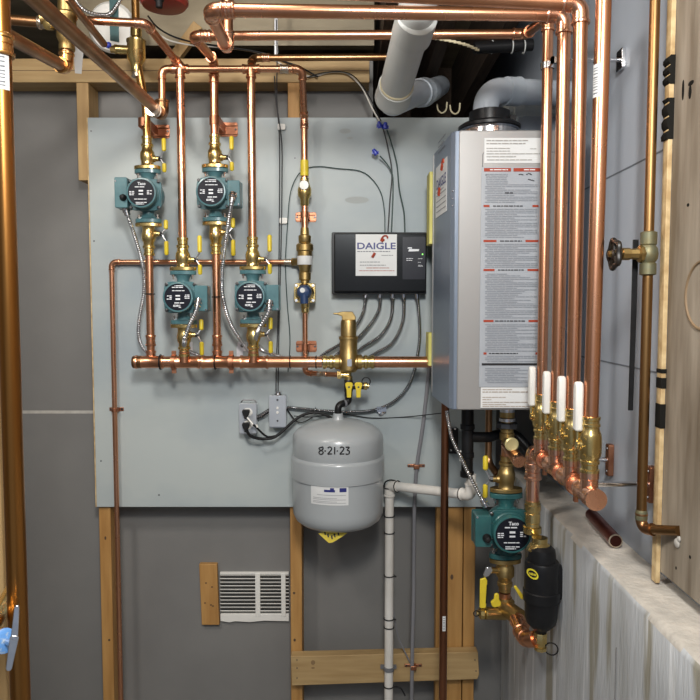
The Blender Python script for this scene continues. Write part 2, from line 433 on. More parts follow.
brace = MB().prism([(-.305, -.052), (.300, -.046), (.306, -.03), (.303, .046), (-.305, .046)], at(385, 668, 2.174), V((math.cos(.026), 0, math.sin(.026))), V((-math.sin(.026), 0, math.cos(.026))), Y_, .037).build('brace_board', wood_h, bevel=.002)
tag(brace, 'horizontal pine board nailed across the studs near the floor', 'board')
for i, (px, py) in enumerate(((297, 660), (297, 668), (297, 678), (475, 660), (476, 671))):
    MB().lathe(at(px, py, 2.1735), -Y_, [(.0022, -.002), (.0022, .0005)], 8).build('nail', steel_dark, brace)
k = at(313, 665, 2.1735)
MB().prism(ell(.007, .008, 12), k + V((0, 0, .008)), X_, Z_, Y_, .001).prism(ell(.006, .003, 12), k - V((0, 0, .010)), X_, Z_, Y_, .001).build('stamp', mat('wood_stamp', (.24, .15, .07), .7), brace)
a = math.radians(-1.6)
block = MB().prism([(-.031, -.104), (.029, -.106), (.029, .106), (-.031, .108)], at(209.5, 595, 2.283), V((math.cos(a), 0, -math.sin(a))), V((math.sin(a), 0, math.cos(a))), Y_, .019).build('wood_block', wood_or, bevel=.002)
tag(block, 'short upright pine block screwed to the drywall beside the white grille', 'board')
for (px, py) in ((206, 583), (212, 587), (205, 603), (211, 605), (213, 606)):
    MB().lathe(at(px, py, 2.2828), -Y_, [(.003, -.001), (.003, .0004)], 8).build('knot', knot_m, block)

# ------------------------------------------------------------------ return-air grille
g0 = at(220, 573, 2.292); g1 = at(289, 622, 2.292)
gr = empty('air_grille', (.5 * (g0.x + g1.x), 2.292, g1.z), 'white louvred air grille set in the drywall between block and stud', 'vent')
x0, x1, z1, z0 = g0.x, g1.x, g0.z, g1.z
MB().prism([(x0, z0 + .004), (x0 + .03, z0 - .001), (x0 + .05, z0 + .003), (x0 + .1, z0), (x0 + .15, z0 + .005), (x1, z0 + .003), (x1, z0 + .028), (x0, z0 + .028)], (0, 2.302, 0), X_, Z_, -Y_, .012).build('bottom_rail', white_pl, gr, bevel=.001)
MB().box((x0, 2.290, z1 - .004), (x1, 2.302, z1 + .002)).build('top_rail', white_pl, gr, bevel=.001)
for (a, b) in ((xat(253, 2.29), xat(258, 2.29)), (xat(279.5, 2.29), xat(284, 2.29))):
    MB().box((a, 2.2885, z0 + .02), (b, 2.302, z1)).build('mullion', white_pl, gr, bevel=.001)
lv = MB(); n = 11
for i in range(n):
    z = z0 + .030 + (z1 - z0 - .034) * (i + .5) / n
    lv.cbox(((x0 + x1) / 2, 2.296, z), (x1 - x0, .014, .0016), Matrix.Rotation(math.radians(-38), 3, 'X'))
lv.build('louvers', white_pl, gr, smooth=False)
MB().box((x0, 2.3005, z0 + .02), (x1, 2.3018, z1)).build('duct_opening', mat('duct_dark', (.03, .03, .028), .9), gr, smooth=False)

# ------------------------------------------------------------------ plywood backer
px0, px1 = xat(92.5, 2.2), .47
ply = MB().box((px0, 2.2, pz), (px1, 2.212, ptop)).build('plywood_panel', ply_m, bevel=.001)
tag(ply, 'large grey-painted plywood panel behind the pumps and controller', 'panel')
MB().box((px0 - .0035, 2.2003, pz), (px0 - .0002, 2.2125, ptop)).build('raw_edge', ply_edge, ply)
for i, (px, py) in enumerate(((91, 131), (94, 241), (101, 461), (159, 495), (302, 171), (308, 171), (295, 158), (436, 158), (303, 193))):
    MB().lathe(at(px, py, 2.1998), -Y_, [(.0028, -.001), (.0024, .0006)], 10).build('screw', steel_dark, ply)
# unpainted plywood patches
stain_m = mat('patch_grey', (.335, .36, .355), .6)
for (px, py, a, b) in ((357, 200, .038, .011), (345, 131, .018, .008), (350, 138, .01, .004)):
    MB().prism(ell(a, b, 18), at(px, py, 2.1997), X_, Z_, Y_, .0005).build('paint_stain', stain_m, ply)

# ================================================================== PUMPS
def make_pump(label, loc, green=teal, scale=1.0, rot=0.0, yaw=0.0, group=None, plug=True, bh=.074):
    r = empty('circulator_pump', (0, 0, 0), label, 'pump', group)
    v = MB().lathe((0, .030, 0), -Y_, [(.020, 0), (.036, .003), (.046, .012), (.049, .024), (.049, .040), (.044, .047), (.044, .052)], 28)
    v.lathe((0, 0, -.066), Z_, [(.024, 0), (.019, .010), (.0175, .022), (.024, .036), (.024, .096), (.0175, .110), (.019, .122), (.024, .132)], 22)
    vol = v.build('volute', green, r)
    pl = MB().prism(rrect(.098, .092, .02), (0, -.0225, 0), X_, Z_, -Y_, .011).build('mounting_plate', green, r, bevel=.001)
    for sx in (-1, 1):
        for sz in (-1, 1):
            MB().lathe((sx * .041, -.033, sz * .038), -Y_, [(.005, 0), (.005, .005), (.0028, .006), (.0028, .008)], 8).build('bolt', steel_dark, pl)
    mh = MB().lathe((0, -.033, 0), -Y_, [(.040, 0), (.0425, .003), (.0425, .008), (.040, .010), (.040, .022), (.0435, .025), (.0440, .034), (.0425, .037), (.0390, .0375), (.0380, .036)], 32).build('motor_housing', green, r)
    np_ = MB().lathe((0, -.0690, 0), -Y_, [(.0382, 0), (.0382, .0012)], 32).build('nameplate', black_plate, r)
    o = V((0, -.0706, 0)); t = MB()
    t.text('Taco', o + V((.002, 0, .0255)), X_, Z_, .0085, bold=.03)
    print_lines(t, o, X_, Z_, -.018, .018, (.0165,), .0028, 3)
    print_lines(t, o, X_, Z_, -.034, -.017, (.003, -.0015, -.006), .0025, 5, word=(.003, .007))
    print_lines(t, o, X_, Z_, .017, .033, (.0055, .001, -.0035), .0026, 6, word=(.003, .008))
    t.quad(o, X_, Z_, -.007, .003, .006, .008); t.quad(o, X_, Z_, -.007, -.006, .006, -.002)
    print_lines(t, o, X_, Z_, -.020, .020, (-.0185,), .0022, 8)
    print_lines(t, o, X_, Z_, -.016, .016, (-.028, -.0325), .0022, 9)
    t.build('print', white_print, np_, smooth=False)
    for s in (-1, 1):
        fl = MB().prism(ell(.039, .0215, 26), (0, 0, s * .0785), X_, Y_, -Z_ * s, .0115).build('flange', green, r, bevel=.001)
        for sx in (-1, 1):
            MB().lathe((sx * .0275, -.004, s * .067), -Z_ * s, [(.0058, -.003), (.0058, .005), (.003, .0055), (.003, .013)], 6).build('bolt', steel_bright, fl)
    tb = MB().prism(rrect(.037, bh, .004), (-.0635, -.014, .003), X_, Z_, -Y_, .042).box((-.05, -.045, -.018), (-.036, -.016, .018)).build('terminal_box', green, r, bevel=.0015)
    MB().prism(rrect(.039, bh + .002, .004), (-.0635, -.012, .003), X_, Z_, Y_, .004).build('box_base', green, tb)
    if plug: MB().lathe((-.056, -.056, -.012), -Y_, [(.010, 0), (.010, .004), (.0075, .008), (.006, .018), (.003, .0195)], 14).build('plug', black_rubber, tb)
    MB().lathe((-.078, -.056, .036), -Y_, [(.0028, 0), (.0028, .0012)], 8).build('screw', steel_bright, tb)
    r.rotation_euler = (0, rot, yaw); r.scale = (scale,) * 3; r.location = loc
    return r

x1c, x2c, x3c, x4c = xat(150.5, YB), xat(184, YF), xat(217, YB), xat(253.3, YF)
zU = zat(196.5, YB); zL = zat(297.5, YF)
PG = 'teal circulator pumps on the plywood'
make_pump('teal circulator pump with upright nameplate, its wiring box beside the bare drywall', (x1c, YB, zU), group=PG, bh=.088)
make_pump('teal circulator pump of the upper pair with a conduit-fed box facing the controller', (x3c, YB, zU + .004), rot=math.pi, group=PG, plug=False)
make_pump('teal circulator pump of the lower pair, just above the capped end of manifold', (x2c, YF, zL), rot=math.pi, group=PG, plug=False)
make_pump('teal circulator pump of the lower pair, beside the square brass regulator', (x4c, YF, zL + .002), rot=math.pi, group=PG, plug=False)

def make_valve(label, loc, up=1, m=brass, grips=(.045, .03), L=.098, group='brass flange valves with yellow grips'):
    r = empty('isolation_valve', (0, 0, 0), label, 'valve', group)
    MB().prism(ell(.040, .022, 26), (0, 0, .0006), X_, Y_, Z_, .010).build('flange', m, r, bevel=.001)
    b = MB().lathe((0, 0, .010), Z_, [(.021, 0), (.0185, .004), (.0185, .012), (.0195, .017), (.0212, .024), (.0212, .036), (.0195, .042), (.0165, .047), (.0158, .056), (.0185, .058), (.0185, .064), (.0145, .067), (.0145, .078), (.0165, .080), (.0165, L - .011), (.0125, L - .0105)], 24)
    b.lathe((.012, 0, .032), X_, [(.011, 0), (.010, .012), (.0075, .013), (.0075, .022)], 16)
    b.build('body', m, r)
    MB().lathe((.0335, 0, .032), X_, [(.0075, 0), (.0075, .006), (.0035, .0065), (.0035, .010)], 6).build('nut', steel_dark, r)
    h = MB()
    h.tube(smooth_path([(.039, -.001, .032), (.044, -.002, .043), (.050, -.004, .053), (.051, -.005, .060)], .004), .0022, 8)
    h.tube(smooth_path([(.039, -.001, .032), (.044, -.002, .024), (.050, -.003, .016), (.051, -.004, .008)], .004), .0022, 8)
    hd = h.build('handle', steel, r)
    ga, gb = grips
    MB().lathe((.051, -.005, .053), Z_, [(.0035, 0), (.0065, .003), (.0068, ga - .004), (.004, ga)], 12).build('grip', yellow, hd)
    MB().lathe((.051, -.004, .018), -Z_, [(.0035, 0), (.0062, .003), (.0066, gb - .004), (.004, gb)], 12).build('grip', yellow, hd)
    r.location = loc
    if up < 0: r.rotation_euler = (math.pi, 0, 0)
    return r
hp = .0792
make_valve('brass flange valve with yellow grips above the pump with upright nameplate', (x1c, YB, zU + hp), 1, grips=(.038, .026))
make_valve('brass flange valve with yellow grips below the pump with upright nameplate', (x1c, YB, zU - hp), -1, grips=(.042, .028))
make_valve('brass flange valve with yellow grips on top of the second upper pump', (x3c, YB, zU + .004 + hp), 1, grips=(.040, .026))
make_valve('brass flange valve with yellow grips beneath the second upper pump', (x3c, YB, zU + .004 - hp), -1, grips=(.048, .030))
make_valve('brass flange valve on top of the lower pump above the capped manifold end', (x2c, YF, zL + hp), 1, grips=(.050, .030))
make_valve('brass flange valve under the lower pump, touching manifold near its capped end', (x2c, YF, zL - hp), -1, grips=(.040, .032), m=brass)
make_valve('brass flange valve on top of the lower pump beside the regulator', (x4c, YF, zL + .002 + hp), 1, grips=(.050, .030))
make_valve('brass flange valve under the lower pump beside the regulator', (x4c, YF, zL + .002 - hp), -1, grips=(.036, .036))

# ================================================================== COPPER ON THE BACK WALL
zM = zat(362, YC); rM = .0172
man = tag(MB().tube([(xat(134, YC), YC, zM), (xat(322, YC), YC, zM)], rM, 22).build('manifold_pipe', copper), 'thick horizontal copper manifold under the four pumps with capped end', 'pipe')
MB().lathe((xat(133, YC), YC, zM), X_, [(.010, -.004), (.018, -.002), (.0195, .002), (.0195, .024), (.0178, .025)], 22).build('end_cap', copper_brown, man)
for x, y in ((x1c, YB), (x2c, YF), (x3c, YB), (x4c, YF)):
    t = MB().lathe((x - .042, YC, zM), X_, [(.0205, 0), (.0205, .006), (.0185, .009), (.0185, .075), (.0205, .078), (.0205, .084)], 22)
    t.lathe((x, y, zM), Z_, [(.0145, 0), (.0140, .026), (.0155, .027), (.0155, .033), (.0125, .034)], 18)
    t.build('tee', copper, man)
for px in (160, 215, 290, 316): cable_tie(man, (xat(px, YC), YC, zM), X_, .021 if px < 250 else .0175)
for (xx, za, zb, yy) in ((x1c, zM + .03, zU - hp - .095, YB), (x3c, zM + .03, zU + .004 - hp - .095, YB)):
    o = pipe('vertical copper pipe from the manifold up to pump with upright nameplate' if xx == x1c else 'vertical copper pipe from the manifold up to the second upper pump', [(xx, yy, za), (xx, yy, zb)], .0118, copper, elbows=False)
    coupling(o, (xx, yy, zat(340.5, yy)), Z_, .0118, .034, copper)
    cable_tie(o, (xx, yy, zat(294 if xx == x1c else 297, yy)), Z_, .0128, (.3, -1, 0))

# separator end of the manifold
xs = xat(348.5, YC)
for s, lab in ((-1, 'brass union joining the manifold to the air separator, tank cord side'), (1, 'brass union between air separator and the pipe behind the heater')):
    c = V((xs + s * .052, YC, zM))
    u = MB().lathe(c - X_ * .026, X_, [(.0185, 0), (.0205, .002), (.0205, .010), (.0178, .012), (.0178, .020), (.0212, .022), (.0212, .030), (.018, .033), (.018, .040), (.0205, .042), (.0205, .050), (.0185, .052)], 22).build('pipe_union', brass)
    tag(u, lab, 'fitting')
o = pipe('copper pipe leaving the air separator and passing behind the silver heater', [(xs + .078, YC, zM), (.30, YC, zM)], rM, copper, elbows=False)
sep = empty('air_separator', (xs, YC, zM - .03), 'tall dull brass air separator with a side spout vent on top', 'air separator')
MB().lathe((xs, YC, zM - .031), Z_, [(.010, 0), (.021, .001), (.0275, .008), (.028, .052), (.0265, .056), (.0265, .098), (.029, .100), (.029, .108), (.0235, .110), (.0235, .150), (.0215, .157), (.012, .158)], 28)\
    .lathe((xs - .040, YC, zM), X_, [(.0225, 0), (.0225, .012), (.019, .014), (.019, .066), (.0225, .068), (.0225, .080)], 22).build('body', brass_dull, sep)
MB().prism([(-.020, -.006), (.022, -.006), (.022, .004), (.012, .020), (-.018, .020), (-.032, .017), (-.033, .010), (-.020, .006)], (xs, YC - .011, zM + .132), X_, Z_, Y_, .022)\
    .cyl((xs - .031, YC, zM + .1455), (xs - .046, YC, zM + .1455), .0036, .0022, 10).build('vent_spout', brass_dull, sep, bevel=.002)
MB().prism(rrect(.013, .022, .003), (xs + .003, YC - .0285, zM + .000), X_, Z_, Y_, .003).build('data_sticker', steel, sep)

# fill tee, drain valves, black swivel
zt = zat(375, YC)
ft = empty('fill_tee', (xs, YC, zt), 'small brass tee with paired yellow lever taps under the separator', 'valve')
MB().lathe((xs, YC, zM - .030), -Z_, [(.009, 0), (.009, .012), (.0125, .013), (.0125, .024), (.010, .026), (.010, .040)], 18)\
    .cyl((xs, YC, zt), (xs - .032, YC, zt), .0095, n=16).lathe((xs - .022, YC, zt), -X_, [(.0125, 0), (.0125, .012)], 6).build('body', brass, ft)
zv = zat(386, YC)
MB().lathe((xs, YC, zt - .014), -Z_, [(.0125, 0), (.0135, .004), (.0135, .036), (.011, .040), (.011, .055)], 18).cyl((xs - .002, YC, zv), (xs + .050, YC, zv), .0105, n=16).build('valve_body', rust, ft)
MB().lathe((xs + .046, YC, zv), X_, [(.011, 0), (.012, .003), (.012, .010), (.008, .012), (.008, .016)], 14).build('drain_cap', brass, ft)
MB().torus((xs + .053, YC - .006, zv + .014), Y_, .0125, .0016, 22, 6).build('cap_ring', black_rubber, ft)
for px in (349, 358.5):
    x = xat(px, YC - .022)
    h = MB().prism([(-.0115, .004), (-.011, .009), (-.006, .012), (.006, .012), (.011, .009), (.0115, .004), (.0075, -.010), (.0065, -.034), (-.0065, -.034), (-.0075, -.010)], (x, YC - .021, zv + .002), X_, Z_, -Y_, .007).build('lever', yellow, ft, bevel=.0015)
    MB().lathe((x, YC - .028, zv), -Y_, [(.003, -.002), (.003, .0012)], 6).build('screw', steel_dark, h)
yt = 2.055; xt = -.036
ob = MB().tube(fillet([(xs, YC, zt - .062), (xs, YC, zat(402, YC)), (xt, yt, zat(405, yt)), (xt, yt, zat(417, yt))], .016)[0], .0105, 18)
ob = ob.lathe((xs, YC, zt - .064), Z_, [(.012, 0), (.012, .014)], 16).build('black_elbow', black_plastic)
tag(ob, 'black swivel elbow joining the brass tee to the grey tank top', 'fitting')
MB().lathe((xt + .020, yt + .010, zat(404, yt)), V((1, .6, .1)), [(.0118, -.003), (.0118, .003)], 16).build('collar', cable_grey, ob)

# ================================================================== EXPANSION TANK
zb = zat(540, 2.0); 
S = yt - .137
z_sh = 1.206; z_bot = .944
tank = empty('expansion_tank', (xt, yt, z_bot), 'rounded grey expansion tank dated 8-21-23 in black marker', 'tank')
H = zat(413.5, yt)
prof = [(.020, z_bot), (.085, z_bot + .003), (.112, z_bot + .010), (.127, z_bot + .022), (.1345, z_bot + .038), (.1362, z_bot + .055)]
g1, g2 = zat(487, S), zat(465, S)
prof += [(.1352, g1 - .004), (.1352, g1 - .0015), (.1392, g1), (.1396, g1 + .004), (.1396, g2 - .008), (.1388, g2 - .003), (.1340, g2 + .002), (.1344, g2 + .007), (.1362, g2 + .012), (.1362, z_sh), (.1342, z_sh + .012), (.126, z_sh + .024), (.107, z_sh + .038), (.075, z_sh + .050), (.030, z_sh + .058)]
MB().lathe((xt, yt, 0), Z_, prof, 56).build('shell', tank_grey, tank, ang=42)
MB().lathe((xt, yt, z_sh + .054), Z_, [(.020, 0), (.018, .006), (.015, .012), (.0145, .022)], 18).build('neck', tank_grey, tank)
def ontank(px, py, lift=.0004, R=.1362):
    d = at(px, py, 1.0) - V((0, 0, CAMZ)); o = V((0, 0, CAMZ)); c = V((xt, yt))
    a = d.x ** 2 + d.y ** 2; b = -2 * (d.x * c.x + d.y * c.y); cc = c.x ** 2 + c.y ** 2 - (R + lift) ** 2
    t = (-b - math.sqrt(b * b - 4 * a * cc)) / (2 * a); return o + d * t
dig = {'8': [[(1, 2), (0, 1.7), (.1, 1.3), (.9, .8), (1, .3), (.5, 0), (0, .3), (.1, .8), (.9, 1.3), (1, 1.8), (.8, 2)]], '-': [[(.1, .9), (.7, .9)]], '2': [[(0, 1.7), (.4, 2), (.9, 1.8), (.9, 1.3), (0, .1), (.3, .1), (1.1, .15)]],
       '1': [[(.3, 2), (.3, 0)]], '3': [[(0, 1.9), (.9, 1.9), (.4, 1.2), (.9, .9), (.9, .3), (.4, 0), (0, .15)]]}
mk = MB(); x = 319.2
for ch in '8-21-23':
    for stroke in dig[ch]:
        pts = [(x + a * 3.9, 450.6 - (b - 1) * 3.7) for a, b in stroke]
        if ch == '-': pts = [(x + a * 2.4 - .3, 450.9) for a, b in stroke]
        P3 = [ontank(a, b, .0) for a, b in pts]
        mk.tube(smooth_path(P3, .002), .0021, 6)
    x += {'8': 5.4, '-': 3.3, '2': 5.6, '1': 3.2, '3': 5}[ch]
mk.build('lettering', marker, tank)
def wrap(mb, px0, py0, px1, py1, lift, n=12):
    L = [ontank(px0 + (px1 - px0) * i / n, py0, lift) for i in range(n + 1)]; z1 = L[n // 2].z; z0 = ontank((px0 + px1) / 2, py1, lift).z
    mb.add([V((p.x, p.y, z1)) for p in L] + [V((p.x, p.y, z0)) for p in L], [(i, n + 1 + i, n + 2 + i, i + 1) for i in range(n)]); return mb
lab = wrap(MB(), 311, 485.5, 348.5, 505.5, .0006).build('data_label', paper, tank, smooth=False)
pr = MB()
wrap(pr, 330, 488.2, 334, 490.6, .0011, 3); wrap(pr, 324, 490, 335, 492.3, .0011, 4)
wrap(pr, 339.5, 488.2, 346.5, 492.2, .0011, 3)
pr.build('logo', navy_print, lab, smooth=False)
pr = MB()
for i, y in enumerate((495.2, 498, 499.7, 501.4, 503)): wrap(pr, 313 + (4 if i == 0 else 0), y, 346 - (i % 2) * 9, y + .55, .0011, 8)
pr.build('small_print', mat('print_grey', (.35, .36, .38), .6), lab, smooth=False)
# yellow tag hanging under the tank
yt_ = MB()
c = at(333, 534.5, 1.97)
yt_.prism([(-.043, .003), (.0, .012), (.042, .004), (.020, -.010), (.0, -.022), (-.012, -.024)], c, X_, V((0, .25, .97)).normalized(), Y_, .001)
tg = yt_.build('paper_tag', yellow, tank, smooth=False)
pr = MB(); 
for a, b in ((-.015, -.008), (-.004, -.013), (.004, -.008), (.015, -.003), (-.024, -.001)):
    pr.prism([(a, b), (a + .004, b), (a + .002, b + .012), (a - .003, b + .009)], c - Y_ * .0006, X_, V((0, .25, .97)).normalized(), Y_, .0004)
pr.build('tag_print', marker, tg, smooth=False)
# ================================================================== HEADER AND RISERS
zH = zat(69, YF); rH = .0105
hx0, hx1 = xat(166, YF), xat(303.3, YF)
Y5 = 2.14
zK = zat(118, Y5)
xv5 = hx1
header = pipe('thin copper header across the top of plywood, dropping toward the regulator', [(hx0, YF, zat(108, YF)), (hx0, YF, zH), (hx1, YF, zH), (hx1, Y5, zK), (hx1, Y5, zat(231, Y5))], rH * .95, copper, bend=1.7)
for x in (x2c, x4c): tee_part(header, (x, YF, zH), X_, -Z_, rH, .0118, copper, L=.05, Lb=.026)
coupling(header, (xat(286, YF), YF, zH), X_, rH, .024, solder)
coupling(header, (hx1, Y5, zat(122, Y5)), Z_, .010, .040, copper_bright)
MB().lathe((hx1, Y5, zat(176, Y5)), Z_, [(.0125, 0), (.0128, .003), (.0128, .044), (.0125, .047)], 18).build('yellow_tag', yellow, header)
for x, lab in ((x2c, 'copper riser from header down to lower pump above capped manifold end'), (x4c, 'copper riser from header down to the lower pump beside regulator')):
    pipe(lab, [(x, YF, zH - .02), (x, YF, zL + hp + .092)], .0118, copper, elbows=False)
# supply pipe running back from the camera side
xS = hx0
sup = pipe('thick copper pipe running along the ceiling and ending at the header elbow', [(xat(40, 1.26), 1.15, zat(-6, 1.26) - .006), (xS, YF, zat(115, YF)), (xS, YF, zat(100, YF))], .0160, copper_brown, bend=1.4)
coupling(sup, V((xS - .0008, 1.965, zat(112, 1.99))), V((xS - xat(40, 1.26), .9, 0)), .0160, .018, solder, name='solder_collar')
# riser with brass valve (first column)
top1 = [at(135, -16, YB), at(136.5, 60, YB), at(146, 108, YB), V((x1c, YB, zU + hp + .09))]
rs = pipe('copper riser with a brass valve above the pump with upright nameplate', top1, .0118, copper_gold, elbows=False, bend=5)
v = empty('riser_valve', at(136, 75, YB - .0), 'brass drain valve on the riser beside the white ceiling disc', 'valve')
o = at(136.5, 73, YB)
MB().lathe(o, at(136, 30, YB) - o, [(.0135, 0), (.0155, .002), (.0155, .018), (.019, .028), (.0265, .040), (.0265, .085), (.0285, .088), (.0285, .094), (.022, .098), (.0165, .104), (.0165, .128), (.014, .130)], 22).cyl(o + V((-.0, -.002, .065)), o + V((-.056, -.008, .066)), .0125, n=14).build('body', brass, v)
MB().lathe(o + V((-.054, -.008, .066)), -X_, [(.014, 0), (.014, .006), (.011, .007), (.011, .018)], 8).build('hose_nut', brass_dull, v)
MB().lathe(o + V((-.074, -.012, .074)), V((-.6, -.8, .2)), [(.009, 0), (.0095, .006), (.007, .010)], 12).build('blue_cap', blue_nut, v)
coupling(v, o + V((.0, 0, -.002)), Z_, .0118, .02, solder, name='solder_collar')
# second upper pump's riser: feed along the ceiling
Y2 = 1.85
ze = zat(36, Y2)
feed = pipe('copper pipe high at the back turning down to the second upper pump', [(.46, 1.645, 1.37), (.46, 1.645, zat(30, 1.72)), (.46, Y2, zat(34, Y2)), (xat(197, Y2), Y2, ze), (x3c, YB, zat(60, YB)), (x3c, YB, zU + .004 + hp + .09)], .0122, copper, bend=1.6)
coupling(feed, (xat(209, Y2), Y2, ze), X_, .0122, .03, copper_bright)
coupling(feed, (x3c, YB, zat(79, YB)), Z_, .0122, .026, copper)
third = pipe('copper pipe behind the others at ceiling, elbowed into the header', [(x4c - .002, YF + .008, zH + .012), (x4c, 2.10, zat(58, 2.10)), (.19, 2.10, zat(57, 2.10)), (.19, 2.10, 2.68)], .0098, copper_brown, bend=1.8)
coupling(third, (xat(268, 2.1), 2.10, zat(57.8, 2.10)), X_, .0098, .022, copper_bright)
# pipes coming over from the right-hand bank
Y2b = 1.522
zt2 = zat(15, Y2b)
thick = pipe('second tall copper pipe of the valve bank, turning across the ceiling', [(.46, Y2b, 1.37), (.46, Y2b, zt2), (xat(213, Y2b), Y2b, zat(10, Y2b)), (xat(213, Y2b), 1.745, zat(10, Y2b)), (xat(213, Y2b), 1.745, 2.68)], .0143, copper, bend=1.5, em=copper_bright)
coupling(thick, (xat(231, Y2b), Y2b, zat(10, Y2b)), X_, .0143, .03, copper_bright)
Y3 = 1.414
p3 = pipe('third tall copper pipe of the valve bank, turning at the very top', [(.46, Y3, 1.37), (.46, Y3, zat(4, Y3)), (-.55, Y3, zat(-21, Y3)), (-.55, Y3, 2.68)], .0143, copper, bend=1.5, em=copper_bright)
p4x = .472
p4 = pipe('tall copper pipe of the valve bank with white sticker, beside gate valve wheel', [(.46, 1.308, 1.37), (p4x, 1.308, 2.68)], .0143, copper, elbows=False)
def pipe_label(parent, c, r, h, arc=1.6, a0=-math.pi * .78, m=paper):
    n = 10; vs = []
    for i in range(n + 1):
        a = a0 + arc * i / n
        for z in (-h / 2, h / 2): vs.append(V(c) + V((math.cos(a) * r, math.sin(a) * r, z)))
    o = MB().add(vs, [(2 * i, 2 * i + 2, 2 * i + 3, 2 * i + 1) for i in range(n)]).build('pipe_sticker', m, parent)
    q = random.Random(int(r * 1e5)); b = MB(); z = -h * .4
    while z < h * .4:
        t = q.uniform(.002, .004); vs = []
        for i in range(n - 3):
            a = a0 + arc * (i + 1.5) / n
            for zz in (z, z + t * .6): vs.append(V(c) + V((math.cos(a) * (r + .0004), math.sin(a) * (r + .0004), zz)))
        b.add(vs, [(2 * i, 2 * i + 2, 2 * i + 3, 2 * i + 1) for i in range(n - 4)]); z += t * 1.7
    b.build('sticker_print', grey_print, o)
pipe_label(p4, (.4667, 1.308, zat(82, 1.308)), .0156, .060, arc=1.15, a0=-math.pi * 1.02)
# pipes at the upper left
l2 = [at(-8, 27, 1.40), at(66, 68, 1.76), at(67, 40, 1.76)]
pl2 = pipe('copper pipe low at the ceiling corner turning up into a brass valve', l2, .0150, copper_brown, bend=1.3, em=copper_gold)
bv = empty('corner_valve', at(67, 52, 1.76), 'upright brass valve at the ceiling corner above the sloped pipe', 'valve')
o = at(67, 51, 1.76)
MB().lathe(o, Z_, [(.017, 0), (.019, .002), (.019, .014), (.0175, .018), (.019, .022), (.024, .032), (.024, .075), (.027, .080), (.027, .088), (.020, .094), (.018, .13), (.0165, .30), (.0165, .46)], 22).cyl(o + V((0, -.01, .075)), o + V((-.055, -.02, .070)), .0145, n=16).build('body', brass_dull, bv)
MB().lathe(o + V((-.030, -.028, .052)), V((-.2, -1, -.35)), [(.012, -.01), (.012, .010), (.008, .012)], 10).build('drain_port', brass, bv)
bl = pipe('short copper pipe feeding the brass corner valve at the ceiling', [at(46, 23, 1.75), at(-10, 18, 1.75)], .0125, copper_brown, elbows=False)
coupling(bl, at(43, 22.6, 1.75), X_, .0125, .022, solder)
tg = MB().prism([(-.010, .035), (.018, .028), (.010, -.042), (-.006, -.040)], at(77, 57, 1.80), X_, Z_, Y_, .0012).build('paper_tag', paper, smooth=False)
tag(tg, 'blank white paper tag hanging beside the brass corner valve', 'tag')
thin = pipe('thin copper pipe running beside the thick ceiling pipe, upper corner', [at(66, -4, 1.62), at(104, 44, 1.93)], .0095, copper_brown, bend=1.5)
fe2 = pipe('copper pipe crossing behind the riser valve, then sloping back to header', [at(84, 20, 1.86), at(146, 23.5, 1.86), at(178, 63, YF - .004), V((x2c, YF - .002, zH + .010))], .0108, copper, bend=1.6, em=copper_bright)

# ------------------------------------------------------------------ upper corner odds and ends
d = MB().lathe(at(113, 28, 2.25), -Y_ - Z_ * .25, [(.075, 0), (.076, .006), (.068, .018), (.045, .024), (.02, .026)], 32).build('ceiling_disc', white_pl)
tag(d, 'round white fixture disc behind the teal strap under the ceiling', 'fixture')
s = MB().prism([(-.0125, -.055), (.0125, -.060), (.0125, .10), (-.0125, .10)], at(114, 20, 1.97), X_, Z_, Y_, .004).build('hanging_strap', strap_teal, bevel=.001)
tag(s, 'flat dark teal strap hanging from the ceiling before white disc', 'strap')
o = at(164, 2, 1.95)
rd = empty('red_cover', o, 'red round cover with a black stem poking down from the ceiling', 'cover')
MB().lathe(o + V((0, 0, -.012)), Z_, [(.035, -.004), (.058, .0), (.066, .010), (.066, .020), (.058, .034), (.05, .05)], 32).build('cover', red_paint, rd)
MB().lathe(o + V((0, -.05, .012)), -Z_, [(.013, 0), (.013, .030), (.009, .032), (.009, .048), (.007, .049)], 14).build('stem', black_rubber, rd)
conduit('loops of armoured cable curling above the brass corner valve', path((72, -8, 1.9), (78, 4, 1.9), (88, 12, 1.91), (102, 15, 1.93), (112, 12, 1.95), (124, -6, 1.98)), .0055, steel)
wire('thin black cable looping from ceiling past riser valve to the blue nuts', path((148, 16, 2.12), (157, 27, 2.11), (172, 36, 2.10), (192, 42, 2.135), (212, 45, 2.2), (240, 49, 2.2), (266, 54, 2.2), (283, 61, 2.2), (300, 67, 2.195), (318, 77, 2.19)), .0026, black_rubber)
wire('white cable running just under the black cable across the top plate', path((152, 27, 2.118), (166, 39, 2.11), (190, 45, 2.145), (215, 47, 2.21), (250, 51, 2.206), (270, 58, 2.206), (305, 76, 2.2), (332, 72, 2.2), (348, 74, 2.195), (362, 88, 2.19), (372, 108, 2.185), (380, 122, 2.18)), .0024, cable_white)
wire('thin dark cable over the top plate dropping into blue wire nuts', path((300, 80, 2.19), (322, 73, 2.19), (344, 72, 2.185), (357, 79, 2.182), (370, 98, 2.178), (381, 121, 2.172)), .0016, black_rubber)

